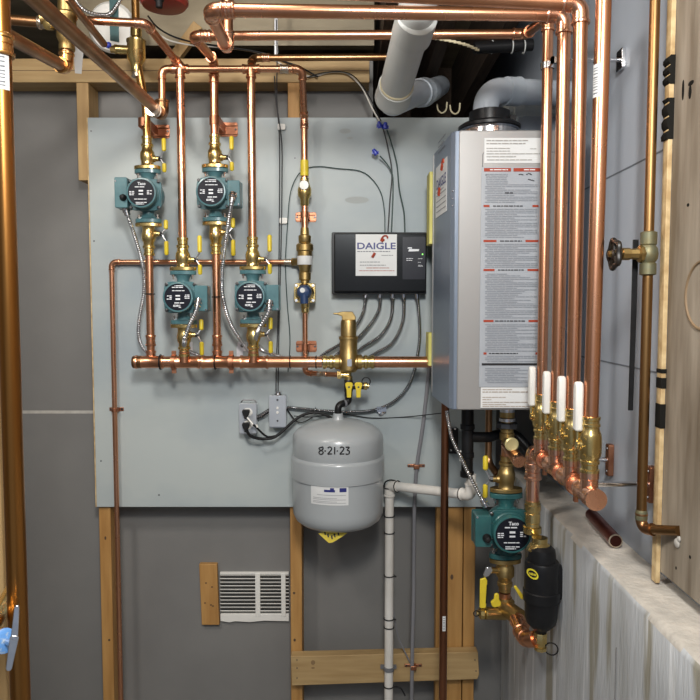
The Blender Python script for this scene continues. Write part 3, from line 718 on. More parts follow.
# ================================================================== GREY DRAIN PIPE AT CEILING
a, b_ = at(415.5, 22, 1.64), at(393, 97, 1.94)
dr = pipe('big grey plastic drain pipe coming down from ceiling with a hubbed elbow', [V((a.x + .006, a.y - .06, 2.68)), V((a.x + .004, a.y - .06, a.z + .025)), b_], .0435, pvc_grey, name='drain_pipe', elbows=False, bend=1.3, n=32)
d = (b_ - a).normalized()
MB().lathe(a + d * .00, d, [(.0435, -.02), (.0475, -.018), (.0485, .0), (.0485, .050), (.0445, .053)], 36).build('coupling', pvc_grey, dr)
MB().lathe(b_ - d * .062, d, [(.0437, 0), (.0455, .002), (.0455, .006), (.0437, .008)], 36).build('glue_line', cream, dr)
MB().lathe(b_ - d * .055, d, [(.0440, 0), (.0485, .001), (.0485, .045), (.0500, .050), (.0500, .062), (.0470, .064), (.0440, .060)], 36).build('hub', pvc_grey, dr)
e = [b_ - d * .005, b_ + d * .035, at(416, 93, 2.06), at(430, 91, 2.20), at(440, 86, 2.6)]
pp, cs = fillet(e, .05)
MB().tube(pp, .036, 28).build('branch_pipe', pvc_blue, dr)
d2 = (at(430, 91, 2.20) - at(416, 93, 2.06)).normalized()
MB().lathe(at(419, 93, 2.09), d2, [(.038, 0), (.0415, .002), (.0415, .040), (.043, .045), (.043, .055), (.038, .056)], 30).build('hub', pvc_blue, dr)
# bits in the dark ceiling bay
s = MB(); P_ = smooth_path(path((434, 38, 1.92), (450, 41, 1.93), (466, 45, 1.94), (478, 50, 1.95)), .006)
for i, p in enumerate(P_): s.cbox(p, (.0065, .004, .008 if i % 2 else .0055))
tag(s.build('perforated_strap', cream, smooth=False), 'cream perforated hanger strap in the dark ceiling bay', 'strap')
bp_ = tag(MB().tube([at(474, 48, 2.0), at(532, 45, 2.02)], .0165, 20).build('black_drain', black_plastic), 'black plastic pipe with pale ring marks in the dark ceiling bay', 'pipe')
for px in (492, 512, 524): MB().torus(at(px, 47, 2.01), X_, .017, .0018, 22, 6).build('ring', pvc_grey, bp_)
for px, py, lab in ((442, 110, 'small cream hook above the plywood edge by drain elbow'), (455, 111, 'small cream hook above the plywood edge by heater vent')):
    t = MB().tube(smooth_path(path((px - 5, py - 6, 2.25), (px - 4, py, 2.25), (px, py + 3, 2.25), (px + 4, py, 2.25), (px + 5, py - 8, 2.25)), .004), .0026, 8).build('wire_hook', cream); tag(t, lab, 'hook')

# ================================================================== MAKE-UP WATER LINE
YW = 2.182; zW = zat(262, YW)
mw = pipe('thin copper line crossing behind the risers and dropping beside the plywood edge', [(xat(113, YW), YW, .01), (xat(113, YW), YW, zW), (xat(297, YW), YW, zW)], .0078, copper, bend=2)
coupling(mw, (xat(288, YW), YW, zW), X_, .0078, .022, solder)
def strap_clamp(label, c, wid=.05, m=copper_strap, r=.008, h=.012, back=2.2):
    c = V(c)
    cl = MB().box((c.x - wid / 2, back - .0016, c.z - h / 2), (c.x + wid / 2, back, c.z + h / 2))
    for s in (-1, 1): cl.box((c.x + s * (r + .0005), c.y, c.z - h / 2), (c.x + s * (r + .0025), back, c.z + h / 2))
    cl.add(*half_ring(c, r, h))
    o = cl.build('pipe_strap', m, bevel=.0006); tag(o, label, 'bracket')
    for s in (-1, 1): MB().lathe((c.x + s * (wid / 2 - .006), back - .0016, c.z), -Y_, [(.004, 0), (.003, .002)], 10).build('screw', steel_dark, o)
    return o
def half_ring(c, r, h, n=12):
    vs = []
    for i in range(n + 1):
        a = math.pi + math.pi * i / n
        for rr in (r + .0005, r + .0025):
            for z in (-h / 2, h / 2): vs.append(c + V((math.cos(a) * rr, math.sin(a) * rr, z)))
    fs = []
    for i in range(n):
        b = i * 4
        fs += [(b, b + 4, b + 5, b + 1), (b + 2, b + 3, b + 7, b + 6), (b, b + 2, b + 6, b + 4), (b + 1, b + 5, b + 7, b + 3)]
    return vs, fs
strap_clamp('small copper strap holding the thin drop line to the plywood edge', (xat(113, YW), YW, zat(410, YW)), .046)
def plate_bracket(label, c, w, h, back=2.2, r=.012, wide=False):
    """stamped copper bracket: flat plate on the wall, ears and a collar round the pipe"""
    c = V(c)
    o = MB().prism(rrect(w, h, .006), (c.x + (.012 if wide else 0), back - .002, c.z), X_, Z_, Y_, .002)
    o.prism(rrect(w * .96, .006, .002), (c.x + (.012 if wide else 0), back - .008, c.z + h * .3), X_, Z_, Y_, .007)
    o.prism(rrect(w * .96, .006, .002), (c.x + (.012 if wide else 0), back - .008, c.z - h * .3), X_, Z_, Y_, .007)
    o.box((c.x - r - .003, c.y - .002, c.z - h * .3), (c.x - r, back, c.z + h * .3)); o.box((c.x + r, c.y - .002, c.z - h * .3), (c.x + r + .003, back, c.z + h * .3))
    o.add(*half_ring(c, r, h * .6))
    o = o.build('pipe_bracket', copper_strap, bevel=.0006); tag(o, label, 'bracket')
    for s in (-1, 1): MB().lathe((c.x + (.012 if wide else 0) + s * w * .42, back - .002, c.z), -Y_, [(.0038, 0), (.003, .002)], 10).build('screw', steel_dark, o)
    return o
plate_bracket('copper plate bracket on the riser above the pump with upright nameplate', (xat(147, YB), YB, zat(130, 2.18)), .078, .042, wide=True)
plate_bracket('copper plate bracket on the riser above the second upper pump', (x3c, YB, zat(128, 2.18)), .080, .044, wide=True)
plate_bracket('copper plate bracket on the regulator line, just above the brass backflow body', (hx1, Y5, zat(216, 2.17)), .066, .030, r=.010)
plate_bracket('copper plate bracket on the regulator line, just above the manifold', (hx1, Y5, zat(347, 2.17)), .066, .036, r=.008)
# split-ring hangers on the manifold
for px, lab in ((173.5, 'copper ring hanger on the manifold beside its capped end'), (231, 'copper ring hanger on the manifold under the upper pump riser')):
    x = xat(px, YC)
    h = empty('pipe_hanger', (x, YC, zM), lab, 'hanger')
    MB().lathe((x - .0065, YC, zM), X_, [(.0195, 0), (.0225, 0), (.0225, .013), (.0195, .013), (.0195, 0)], 26, cap=False)\
        .box((x - .0065, YC - .003, zM + .021), (x + .0065, YC + .003, zM + .034)).box((x - .0065, YC - .003, zM - .034), (x + .0065, YC + .003, zM - .021)).build('ring', copper_strap, h)
    MB().cyl((x, YC + .022, zM), (x, 2.199, zM), .0048, n=12).build('rod', copper_strap, h)
    pl = MB().prism(rrect(.030, .030, .003), (x + .014, 2.1975, zM + .040), X_, Z_, Y_, .0022).box((x - .004, 2.1965, zM - .01), (x + .016, 2.1995, zM + .04)).build('wall_plate', zinc, h)
    MB().lathe((x + .014, 2.1975, zM + .042), -Y_, [(.006, 0), (.0045, .003)], 10).build('screw', steel_dark, pl)

# ------------------------------------------------------------------ regulator line
def on5(py): return V((hx1, Y5, zat(py, Y5)))
rv = empty('ball_valve', on5(205), 'small brass ball valve with a white cap facing out, under yellow tag', 'valve')
p = on5(206)
MB().lathe(p, Z_, [(.011, 0), (.013, .003), (.0135, .020), (.0205, .032), (.0215, .050), (.0165, .064), (.0135, .072), (.0135, .084)], 20).build('body', brass, rv)
MB().lathe(on5(186.5) + V((0, -.020, 0)), -Y_, [(.0145, 0), (.0150, .003), (.0135, .007), (.006, .0075)], 20).build('cap', white_pl, rv)
bf = empty('backflow_preventer', on5(284), 'dull brass backflow body with a whitish band, teed to thin line', 'valve')
p = on5(284); L = (on5(228) - p).length
MB().lathe(p, Z_, [(.0135, 0), (.0135, L * .06), (.0185, L * .08), (.0185, L * .2), (.0155, L * .22), (.019, L * .30), (.0225, L * .36), (.0225, L * .58), (.0265, L * .60), (.0265, L * .70), (.0175, L * .74), (.0195, L * .76), (.0195, L * .86), (.014, L * .88), (.0125, L)], 22)\
    .cyl(V((hx1, Y5, zW)), V((hx1 - .038, YW - .004, zW)), .0115, n=16).lathe(V((hx1 - .032, YW - .004, zW)), -X_, [(.0135, 0), (.0135, .011)], 6).build('body', brass_dull, bf)
MB().lathe(on5(265), Z_, [(.0228, 0), (.0232, .001), (.0232, .026), (.0228, .027)], 22, cap=False).build('band', paper, bf)
rg = empty('pressure_regulator', on5(313), 'square brass pressure regulator with a dark blue cap', 'valve')
p = on5(293)
MB().prism(rrect(.066, .060, .008), p + V((0, -.012, 0)), X_, Z_, Y_, .026).cyl(p + V((0, 0, -.020)), p + V((0, 0, .036)), .0135, n=16).lathe(p + V((0, 0, -.062)), Z_, [(.0085, 0), (.0115, .003), (.0115, .016), (.0135, .018), (.0135, .03)], 16)\
    .lathe(p + V((0, -.012, 0)), -Y_, [(.030, 0), (.029, .010), (.024, .020)], 24).build('body', brass, rg, bevel=.0015)
for sx in (-1, 1):
    for sz in (-1, 1): MB().lathe(p + V((sx * .026, -.012, sz * .023)), -Y_, [(.0045, 0), (.0045, .005)], 8).build('bolt', steel, rg)
MB().lathe(p + V((0, -.032, .002)), -Y_, [(.023, 0), (.022, .012), (.016, .022), (.006, .026)], 24).cyl(p + V((.0, -.045, 0)), p + V((.001, -.045, -.033)), .0125, n=16).build('cap', blue_cap, rg)
MB().lathe(p + V((-.004, -.057, .007)), -Y_, [(.0075, 0), (.0075, .0022)], 16).build('cap_badge', paper, rg)
rl = pipe('thin copper pipe from regulator down behind the manifold to the fill tee', [on5(312), V((hx1, Y5, zt)), V((xs - .024, YC + .004, zt))], .0078, copper, bend=1.8)
coupling(rl, V((xat(322, 2.1), 2.107, zt)), V((.128, -.065, 0)), .0070, .03, solder)

# ================================================================== CONTROLLER
YCt = 2.13
c0, c1 = at(331.5, 231.5, YCt), at(427, 294, YCt)
ctl = empty('zone_controller', (.5 * (c0.x + c1.x), 2.199, c1.z), 'black rectangular boiler zone controller with a white company sticker', 'controller')
w, h = c1.x - c0.x, c0.z - c1.z; cc = V(((c0.x + c1.x) / 2, 0, (c0.z + c1.z) / 2))
MB().prism(rrect(w, h, .004), (cc.x, 2.199, cc.z), X_, Z_, -Y_, .050).build('base', black_plastic, ctl, bevel=.0015)
MB().prism(rrect(w - .010, h - .012, .004), (cc.x + .003, 2.150, cc.z + .001), X_, Z_, -Y_, .018).build('front_cover', black_gloss, ctl, bevel=.003)
yf = 2.1318
def onf(px, py, y=yf): return at(px, py, y)
s0, s1 = onf(355.7, 234.3), onf(396.7, 275.8)
stk = MB().box((s0.x, yf - .0005, s1.z), (s1.x, yf + .0002, s0.z)).build('company_sticker', paper, ctl, smooth=False)
t = MB(); t.text('DAIGLE', onf(376.2, 246.3, yf - .0010), X_, Z_, .0205, bold=.022, width=.118); t.build('company_name', navy_print, stk, smooth=False)
t = MB(); o_ = onf(376.2, 246.3, yf - .0009)
print_lines(t, o_, X_, Z_, -.058, .058, (-.0158,), .0026, 1, word=(.004, .01))
print_lines(t, o_, X_, Z_, .016, .052, (-.0275,), .0018, 2)
print_lines(t, o_, X_, Z_, -.050, .054, (-.0480, -.0575), .0022, 4, word=(.004, .012))
t.build('small_print', grey_print, stk, smooth=False)
def logo_wrench(o_, s, d_=-Y_, u=X_):
    """red pipe-and-wrench mark: an S-shaped hook through the name"""
    t = MB()
    t.tube([o_ + u * a * s + Z_ * b * s + d_ * .0003 for a, b in ((-.020, -.034), (-.012, -.020))], .0042 * s, 8)
    t.tube(smooth_path([o_ + u * a * s + Z_ * b * s + d_ * .0003 for a, b in ((.006, .016), (.010, .026), (.018, .032), (.026, .030), (.026, .024))], .003), .0026 * s, 8)
    t.tube([o_ + u * a * s + Z_ * b * s + d_ * .0003 for a, b in ((.008, .014), (.016, .022))], .004 * s, 8)
    return t
t = logo_wrench(o_ + V((.008, 0, 0)), 1.0); print_lines(t, o_, X_, Z_, -.030, .040, (-.066,), .0018, 5); print_lines(t, o_, X_, Z_, -.052, .056, (-.0745,), .0018, 6, word=(.004, .012))
t.build('logo', red_print, stk, smooth=False)
lp = MB().prism(rrect(.070, .130, .003), onf(414, 258, yf + .0002), X_, Z_, Y_, .0006).build('status_panel', black_plate, ctl)
t = MB(); o_ = onf(411.5, 249.5, yf - .0006)
t.prism([(-.012, .003), (.002, .003), (.001, .0065), (-.011, .0065)], o_, X_, Z_, Y_, .0002)
t.prism([(-.010, -.006), (.022, -.005), (.024, .001), (-.007, .0015)], o_, X_, Z_, Y_, .0002)
print_lines(t, onf(409, 259, yf - .0006), X_, Z_, -.008, .012, (.0015, -.004), .0018, 11, word=(.003, .008))
print_lines(t, onf(420, 262, yf - .0006), X_, Z_, -.006, .009, (.010, -.001, -.010, -.013), .0012, 12, word=(.003, .008))
t.build('panel_print', white_print, lp, smooth=False)
MB().lathe(onf(422.5, 254.3, yf), -Y_, [(.0022, 0), (.0018, .0008)], 10).build('status_light', led_green, ctl)

# conduits out of the controller
YQ = 2.185
zc = 293.5
ends = [((366.5, zc), (362, 315), (345, 340), (327, 352), (316, 361)), ((380.5, zc), (378, 312), (362, 334), (342, 350), (330, 362)), ((393, zc), (391, 318), (380, 336), (362, 348), (346, 362)), ((404, zc), (403, 320), (393, 342), (378, 352), (362, 361))]
labs = ['first flexible conduit under the controller, starting below the sticker edge', 'second flexible conduit under the controller, curving behind the air separator', 'third flexible conduit under the controller, curving to the pipe union', 'fourth flexible conduit under the controller, curving down to the pipe']
ys_ = (2.168, 2.172, 2.174, 2.176)
for e, lab, yq in zip(ends, labs, ys_):
    pts = [at(e[0][0], e[0][1] - 2, 2.17)] + [at(a, b, yq) for a, b in e[1:]]
    conduit(lab, pts, .0060, conduit_steel, group='conduits under the controller', conn=[0])
lc = conduit('long flexible conduit from the controller sweeping below tank valves to switch box', [at(417, 292, 2.17)] + path((419.5, 322, YQ), (419, 345, YQ), (413, 375, YQ), (404, 392, YQ), (390, 404, YQ), (372, 410.5, YQ), (350, 412, YQ), (325, 411, YQ), (305, 409, YQ), (287, 407.5, YQ)), .0058, conduit_steel, conn=[0])
cable_tie(lc, at(315.5, 410.5, YQ), X_, .0075)
cl = MB().lathe(at(381, 413, 2.196), -Y_, [(.009, 0), (.009, .002), (.005, .003)], 14).box(at(377, 407, 2.18), at(386, 411, 2.196)).build('cable_clip', steel_bright); tag(cl, 'bright one-hole clip holding the long conduit right of tank', 'clip')
cl['label'] = 'bright one-hole clip holding the long conduit beside the tank'
wire('thin black wire from behind the tank across to the brown copper pipe', path((294, 416, 2.17), (312, 417, 2.17), (340, 414, 2.19), (372, 418, 2.195), (405, 417, 2.195), (443, 413, 2.14)), .0016)

# pump conduits
conduit('flexible conduit hanging from pump with upright nameplate to the manifold end', [at(125.5, 209, 2.068)] + path((131, 225, 2.075), (139, 250, 2.10), (143.5, 270, 2.13), (144, 292, 2.135), (140, 315, 2.14), (138.5, 332, 2.14), (142, 346, 2.14), (151, 357, 2.14)), .0060, steel, conn=[0])
conduit('flexible conduit from the second upper pump down past its riser', [at(233, 194, 2.030)] + path((231, 206, 2.012), (227, 232, 2.04), (223.5, 258, 2.06), (222, 280, 2.066), (223, 297, 2.066), (230, 322, 2.10), (242, 342, 2.13), (253, 357, 2.135)), .0064, steel, conn=[0])
conduit('flexible conduit from the lower pump above capped end, behind its valve', [at(198.5, 300, 1.998)] + path((196, 311, 1.982), (189, 326, 1.99), (184.5, 340, 2.00), (187, 350, 2.09), (206, 358, 2.13)), .0064, steel, conn=[0])
conduit('flexible conduit from the lower pump beside regulator, curving to the manifold', [at(270, 302, 1.998)] + path((268, 313, 1.982), (260, 327, 1.99), (256, 340, 2.05), (262, 350, 2.12), (275, 355, 2.135), (292, 360, 2.14)), .0064, steel, conn=[0])

# wires
YV = 2.194
wv = wire('pair of dark control wires dropping down the plywood to the switch box, outer one', path((276.5, 20, 2.22), (277, 60, 2.20), (277, 100, YV), (279.5, 140, YV), (279.5, 200, YV), (279, 260, YV), (278, 320, YV), (276.5, 360, YV), (276, 394, 2.188)), .0018, cable_wire)
wv['label'] = 'outer dark control wire dropping down the plywood into the switch box'
wire('dark control wire beside the white clips, dropping into the switch box', path((274.5, 76, 2.2), (276, 100, 2.187), (281.5, 140, 2.19), (282, 180, 2.19), (281.5, 222, 2.19), (280.5, 270, 2.19), (279, 330, 2.19), (278, 394, 2.188)), .0018, cable_wire)
t = MB().prism(rrect(.010, .16, .002), at(276, 32, 2.26), X_, Z_, Y_, .012).build('conduit_strip', steel); tag(t, 'flat grey metal strip under ceiling, above the control wires', 'strip')
for (px, py, lab) in ((281, 127.5, 'upper white cable clip on the plywood, near the header'), (283, 221, 'lower white cable clip on the plywood, level with controller top')):
    p = at(px, py, 2.2)
    cl = MB().prism(rrect(.024, .018, .004), (p.x + .002, 2.190, p.z), X_, Z_, Y_, .008).build('cable_clip', white_pl); tag(cl, lab.replace('near', 'below'), 'clip', 'white cable clips')
    MB().lathe((p.x + .005, 2.192, p.z), -Y_, [(.004, 0), (.003, .0015)], 10).build('screw', steel_dark, cl)
wire('thin black wire arching from controller over the yellow tag and down', path((288, 372, YV), (290, 340, YV), (287, 300, YV), (285.5, 262, YV), (287.5, 225, YV), (290, 195, YV), (296, 178, YV), (305, 169, 2.195), (319, 166.5, 2.195), (338, 168.5, YV), (360, 171, YV), (372, 179, YV), (381, 193, YV), (384.5, 212, YV), (385, 232, 2.188)), .0015, cable_green)
# blue wire nuts and their drops
for pts, lab, m in (
    (((383, 128, 2.165), (388, 148, 2.185), (392, 172, 2.187), (390, 200, 2.187), (388, 232, 2.185)), 'dark wire from the upper blue nuts to controller, inner one', cable_wire),
    (((387, 130, 2.165), (392, 145, 2.185), (397, 165, 2.187), (399.5, 190, 2.187), (404, 212, 2.187), (405, 232, 2.185)), 'dark green wire from the upper blue nuts to controller', cable_green),
    (((380, 156, 2.168), (387, 164, 2.18), (392.5, 175, 2.178), (393, 195, 2.178), (391.5, 232, 2.185)), 'dark wire from the single blue nut to controller', cable_green)):
    wire(lab, path(*pts), .0021, m)
for (px, py, dx, lab) in ((380.5, 124, -.3, 'blue wire nut of the upper pair, on the drain side'), (385, 125, .1, 'blue wire nut of the upper pair, on the heater side'), (377, 150.5, -.8, 'lone blue wire nut below the upper pair')):
    p = at(px, py + 4, 2.165)
    nt_ = MB().lathe(p, V((dx, -.15, 1)), [(.0075, 0), (.0078, .004), (.006, .016), (.0042, .020)], 10)
    for s in (-1, 1): nt_.cbox(p + V((dx * .006 + s * .007, 0, .006)), (.007, .003, .010))
    tag(nt_.build('wire_nut', blue_nut), lab, 'wire nut', 'blue wire nuts')

# ================================================================== OUTLET AND SWITCH BOX
YO = 2.153
def ebox(name, lab, px0, py0, px1, py1, cat):
    a, b = at(px0, py0, YO), at(px1, py1, YO); r = empty(name, ((a.x + b.x) / 2, 2.199, b.z), lab, cat)
    cx, cz, w, h = (a.x + b.x) / 2, (a.z + b.z) / 2, b.x - a.x, a.z - b.z
    MB().prism(rrect(w, h, .005), (cx, 2.199, cz - .003), X_, Z_, -Y_, .043).build('box', steel, r, bevel=.001)
    pl = MB().prism(rrect(w + .001, h, .004), (cx, YO + .003, cz), X_, Z_, -Y_, .0035).build('cover_plate', mat('plate_' + name, (.55, .58, .62), .38, .6, (.5, .53, .57), 12), r, bevel=.001)
    return r, pl, cx, cz, w, h
r, pl, cx, cz, w, h = ebox('outlet_box', 'steel duplex outlet box with two black plugs in it', 239, 403.5, 256.5, 433.5, 'outlet')
for s in (1, -1):
    MB().prism(ell(.0155, .0135, 20), (cx, YO - .0004, cz + s * .020), X_, Z_, -Y_, .0022).build('receptacle', white_pl, r)
MB().tube(fillet([V((cx - .024, YO + .02, cz + h / 2 + .000)), V((cx - .018, YO + .02, cz + h / 2 + .008)), V((cx + .018, YO + .02, cz + h / 2 + .008)), V((cx + .026, YO + .02, cz + h / 2))], .006)[0], .0022, 8).build('bracket_ear', steel_dark, r)
pg = []
for py, lab in ((412, 'black power plug in the upper socket of the outlet box'), (425, 'black power plug in the lower socket of the outlet box')):
    p = at(246.5, py, YO - .003); p.y = YO - .0028
    o = MB().prism([(-.0105, .009), (.0105, .009), (.0115, .002), (.007, -.011), (-.007, -.011), (-.0115, .002)], p, X_, Z_, -Y_, .020).lathe(p + V((0, -.014, -.010)), -Z_ - Y_ * .3, [(.006, 0), (.0045, .010)], 12).build('power_plug', black_rubber, bevel=.002)
    tag(o, lab, 'plug')
wire('thick black power cord looping from the lower plug up behind the tank', path((246.5, 430, 2.12), (250, 435.5, 2.125), (258, 438.5, 2.14), (267, 438.8, 2.15), (275, 437, 2.150), (284, 430, 2.155), (293, 421.5, 2.16), (303, 415, 2.165), (314, 412.3, 2.168), (325, 414.5, 2.17), (334, 420, 2.172)), .0048, black_rubber, 'power_cable', 'cord')
wire('black power cord with a white twist from the upper plug joining the loop', path((247, 418, 2.12), (251, 422.5, 2.118), (256, 427, 2.125), (262, 433, 2.138), (268, 437, 2.146), (275, 436, 2.150)), .0034, black_rubber, 'power_cable', 'cord')
wt = MB().tube(path((247.2, 417.5, 2.112), (253, 424.5, 2.110)), .0028, 8).tube(path((256.5, 424.6, 2.12), (257.5, 427.4, 2.12)), .0028, 8).build('twist_tie', white_pl); tag(wt, 'short white tie wrapped on the upper plug cord', 'tie')
r, pl, cx, cz, w, h = ebox('switch_box', 'steel box with small white indicator buttons, fed by control wires', 269, 395.5, 286, 427, 'switch')
for dz, rr, m in ((.036, .0034, steel_dark), (.010, .0042, white_pl), (-.004, .0046, white_pl), (-.030, .0032, steel_dark)):
    MB().lathe((cx, YO - .0004, cz + dz), -Y_, [(rr, 0), (rr * .8, .0025)], 12).build('screw' if m is steel_dark else 'indicator', m, r)
MB().lathe((cx, YO + .023, cz + h / 2), Z_, [(.014, 0), (.014, .003), (.010, .004), (.010, .010)], 14).build('connector', steel_bright, r)
conduit('short grey flexible conduit linking outlet box and switch box', path((256, 418, 2.178), (262, 415, 2.178), (270, 410, 2.178)), .0072, steel_dark)
wire('thin black wire looping below the switch box to the tank', path((286, 408, 2.186), (289, 412, 2.186), (294, 419, 2.186), (299, 422.5, 2.186), (305, 421.5, 2.186), (313, 417, 2.186)), .0018)
# ================================================================== WATER HEATER
HF, HB = 1.75, 2.03
ht, hb = zat(130, HF), zat(410, HF)
heater = empty('water_heater', (.40, 1.9, hb), 'silver wall-hung tankless water heater covered in warning labels', 'water heater')
fl, fr = xat(457.5, HF), xat(565, HF)
sl0, sl1 = V((xat(432, HB), HB, 0)), V((xat(449.5, HF + .025), HF + .025, 0))
outl = [(sl0.x, HB), (sl1.x, HF + .025), (sl1.x + .008, HF + .006), (fl, HF + .006), (fr, HF + .006), (fr + .014, HF + .025), (fr + .028, HB)]
MB().prism(outl, (0, 0, hb), X_, Y_, Z_, ht - hb).build('casing', heater_side_m, heater, bevel=.002, ang=8)
MB().prism(rrect(fr - fl, ht - hb, .006), ((fl + fr) / 2, HF + .008, (ht + hb) / 2), X_, Z_, -Y_, .008).build('front_panel', heater_silver, heater, bevel=.003)
ix0, ix1 = xat(481, HF), xat(560, HF)
iz0, iz1 = zat(386, HF), zat(152.5, HF)
MB().prism(rrect(ix1 - ix0 + .0032, iz1 - iz0 + .0032, .007), ((ix0 + ix1) / 2, HF + .001, (iz0 + iz1) / 2), X_, Z_, -Y_, .0018).build('panel_edge_shade', mat('edge_shade_grey', (.10, .10, .11), .5), heater)  # dark rim paints recess shade around the raised panel
ip = MB().prism(rrect(ix1 - ix0, iz1 - iz0, .006), ((ix0 + ix1) / 2, HF + .001, (iz0 + iz1) / 2), X_, Z_, -Y_, .0035).build('raised_panel', heater_silver, heater, bevel=.001)
MB().box((sl0.x - .001, HB - .012, hb + .012), (sl0.x + .010, HB + .002, ht - .004)).build('back_flange', heater_silver, heater, bevel=.001)
slot = MB().cbox((sl0.x + .006, 1.975, zat(350, 1.98)), (.004, .012, .085)).build('side_slot', black_rubber, heater)
lv = MB()
for i in range(3): lv.ball((sl1.x + .004, HF + .014, zat(190 + i * 7.5, HF)), .0024, 8)
lv.build('side_screws', steel_bright, heater)
# labels on the front
yl = HF - .0030
def fpx(px, py): return at(px, py, yl)
def sheet(name, x0, y0, x1, y1, m, par, lift=0.0):
    a, b = at(x0, y0, yl - lift), at(x1, y1, yl - lift)
    return MB().box((a.x, yl - lift - .0004, b.z), (b.x, yl - lift + .0012, a.z)).build(name, m, par, smooth=False)
main = sheet('instruction_label', 481.6, 167, 543.5, 387, paper_grey, heater)
t1 = sheet('notice_label', 484.5, 138, 543.5, 163, paper, heater)
t2 = sheet('notice_label', 480.8, 387.4, 543.5, 408, paper, heater, .0004)
def lines_px(mb, x0, x1, ylist, hpx, seed, lift=.0016, word=(.005, .02), fill=1.0):
    o = at(x0, ylist[0], yl - lift)
    for i, y in enumerate(ylist):
        p = at(x0, y, yl - lift); e = at(x1, y, yl - lift).x - p.x
        print_lines(mb, p, X_, Z_, 0, e, (0,), hpx * HF / F, seed * 31 + i, word=word, fill=fill)
    return mb
red = MB(); dk = MB(); li = MB()
def bar(mb, x0, y0, x1, y1, lift=.0012):
    a, b = at(x0, y0, yl - lift), at(x1, y1, yl - lift); mb.quad((0, yl - lift, 0), X_, Z_, a.x, b.z, b.x, a.z)
bar(red, 484, 168, 511, 171.5); bar(red, 513.5, 168, 541, 171.5)
for y, w in ((206, 6), (241, 13), (270, 11), (321, 10), (353.5, 3)):
    bar(red, 483.5, y - 1.1, 483.5 + w, y + 1.1); bar(red, 538.5 - w, y - 1.1, 538.5, y + 1.1)
red.build('red_lettering', red_print, main, smooth=False)
lines_px(li, 490, 508, (169.7,), 1.0, 2); lines_px(li, 524, 536, (169.7,), 1.0, 3)
li.build('header_lettering', paper, main, smooth=False)
q = random.Random(9); y = 174.2; ylist = []
while y < 383:
    if min(abs(y - s) for s in (206, 241, 270, 321, 353.5, 364.5)) > 2.4: ylist.append(y)
    y += 1.75
tx = MB()
for i, y in enumerate(ylist):
    if 172 < y < 184: lines_px(tx, 486, 508, (y,), .75, 40 + i, word=(.004, .016))
    else: lines_px(tx, 486 - (1 if i % 3 else -1), 539, (y,), .75, 40 + i, word=(.006, .03), fill=.97 if i % 4 else .6)
tx.build('small_print', mat('label_text_grey', (.23, .25, .28), .6), main, smooth=False)
for y, a, b in ((206, 493, 530), (241, 500, 522), (270, 498, 524), (321, 495, 525), (353.5, 489, 532), (184 + 9, 505, 513), (175.0, 485.5, 487)):
    lines_px(dk, a, b, (y,), 1.0, int(y), word=(.004, .012))
bar(dk, 481.8, 363.2, 537, 365.4)
# little crossed-out tool pictograms
def picto(cx, cy, s, d):
    p = at(cx, cy, yl - .0014)
    for a, b in d: dk.prism([(a * s - .0022, b * s - .001), (a * s + .0022, b * s - .0012), (a * s + .0016, b * s + .0013), (a * s - .0018, b * s + .001)], p, X_, Z_, -Y_, .0002)
picto(521, 174.5, .004, ((-1, 0), (0, .2), (1, -.1))); picto(528.5, 174.0, .004, ((-1, -.2), (0, .4), (1, .1), (1.6, -.3))); picto(531, 180, .004, ((-1.4, .4), (-.4, .1), (.6, -.1), (1.6, -.4)))
dk.build('dark_lettering', marker, main, smooth=False)
a = MB(); lines_px(a, 486.5, 528, (140.5, 143.5), 1.0, 71); lines_px(a, 486.5, 520, (148.3, 151), .7, 72, fill=.7); lines_px(a, 530, 539, (148.7,), .6, 73); lines_px(a, 486.5, 540, (153.7,), .8, 74); lines_px(a, 486.5, 516, (156.6,), .8, 75); lines_px(a, 487, 532, (159.8,), .8, 76)
a.build('small_print', mat('notice_text', (.32, .31, .29), .6), t1, smooth=False)
a = MB(); lines_px(a, 482.5, 512, (389.6,), .8, 81); lines_px(a, 482.5, 532, (392,), 1.0, 82); lines_px(a, 482.5, 506, (397.3,), .7, 83); lines_px(a, 482.5, 492, (399.6,), .8, 84); lines_px(a, 482.5, 540, (402.3, 406.5), .8, 85); lines_px(a, 482.5, 506, (404.6,), .8, 86)
a.build('small_print', mat('notice_text_brown', (.36, .30, .25), .6), t2, smooth=False)
# company sticker on the heater's side
sd = (sl1 - sl0).normalized(); sn = V((-sd.y, sd.x, 0)); sn = sn if sn.x < 0 else -sn; ur = V((sd.x, sd.y, 0))
c_s = sl0 + sd * .135; zc_s = (zat(162, 1.88) + zat(214, 1.9)) / 2
o_ = V((c_s.x, c_s.y, zc_s)) + sn * .0006
zh = .070
ss = MB().prism([(-.085, -zh), (.075, -zh), (.075, zh), (-.085, zh)], o_, ur, Z_, sn, .0006).build('company_sticker', paper, heater, smooth=False)
t = MB(); t.text('DAIGLE', o_ + sn * .0012 + Z_ * .018 - ur * .005, ur, Z_, .028, bold=.02, width=.135); t.build('company_name', navy_print, ss, smooth=False)
t = MB(); print_lines(t, o_ + sn * .0012, ur, Z_, -.07, .065, (-.002, -.012, -.028, -.042, -.056), .0022, 3, word=(.008, .02)); t.build('small_print', grey_print, ss, smooth=False)
t = logo_wrench(o_ + Z_ * .03 + sn * .001, 1.3, d_=sn, u=ur); t.build('logo', red_print, ss, smooth=False)
t = MB(); print_lines(t, o_ + sn * .0003 + Z_ * .115, ur, Z_, -.05, .05, (-.01, .005, .018), .004, 8, word=(.01, .03)); t.build('side_print', grey_print, heater, smooth=False)
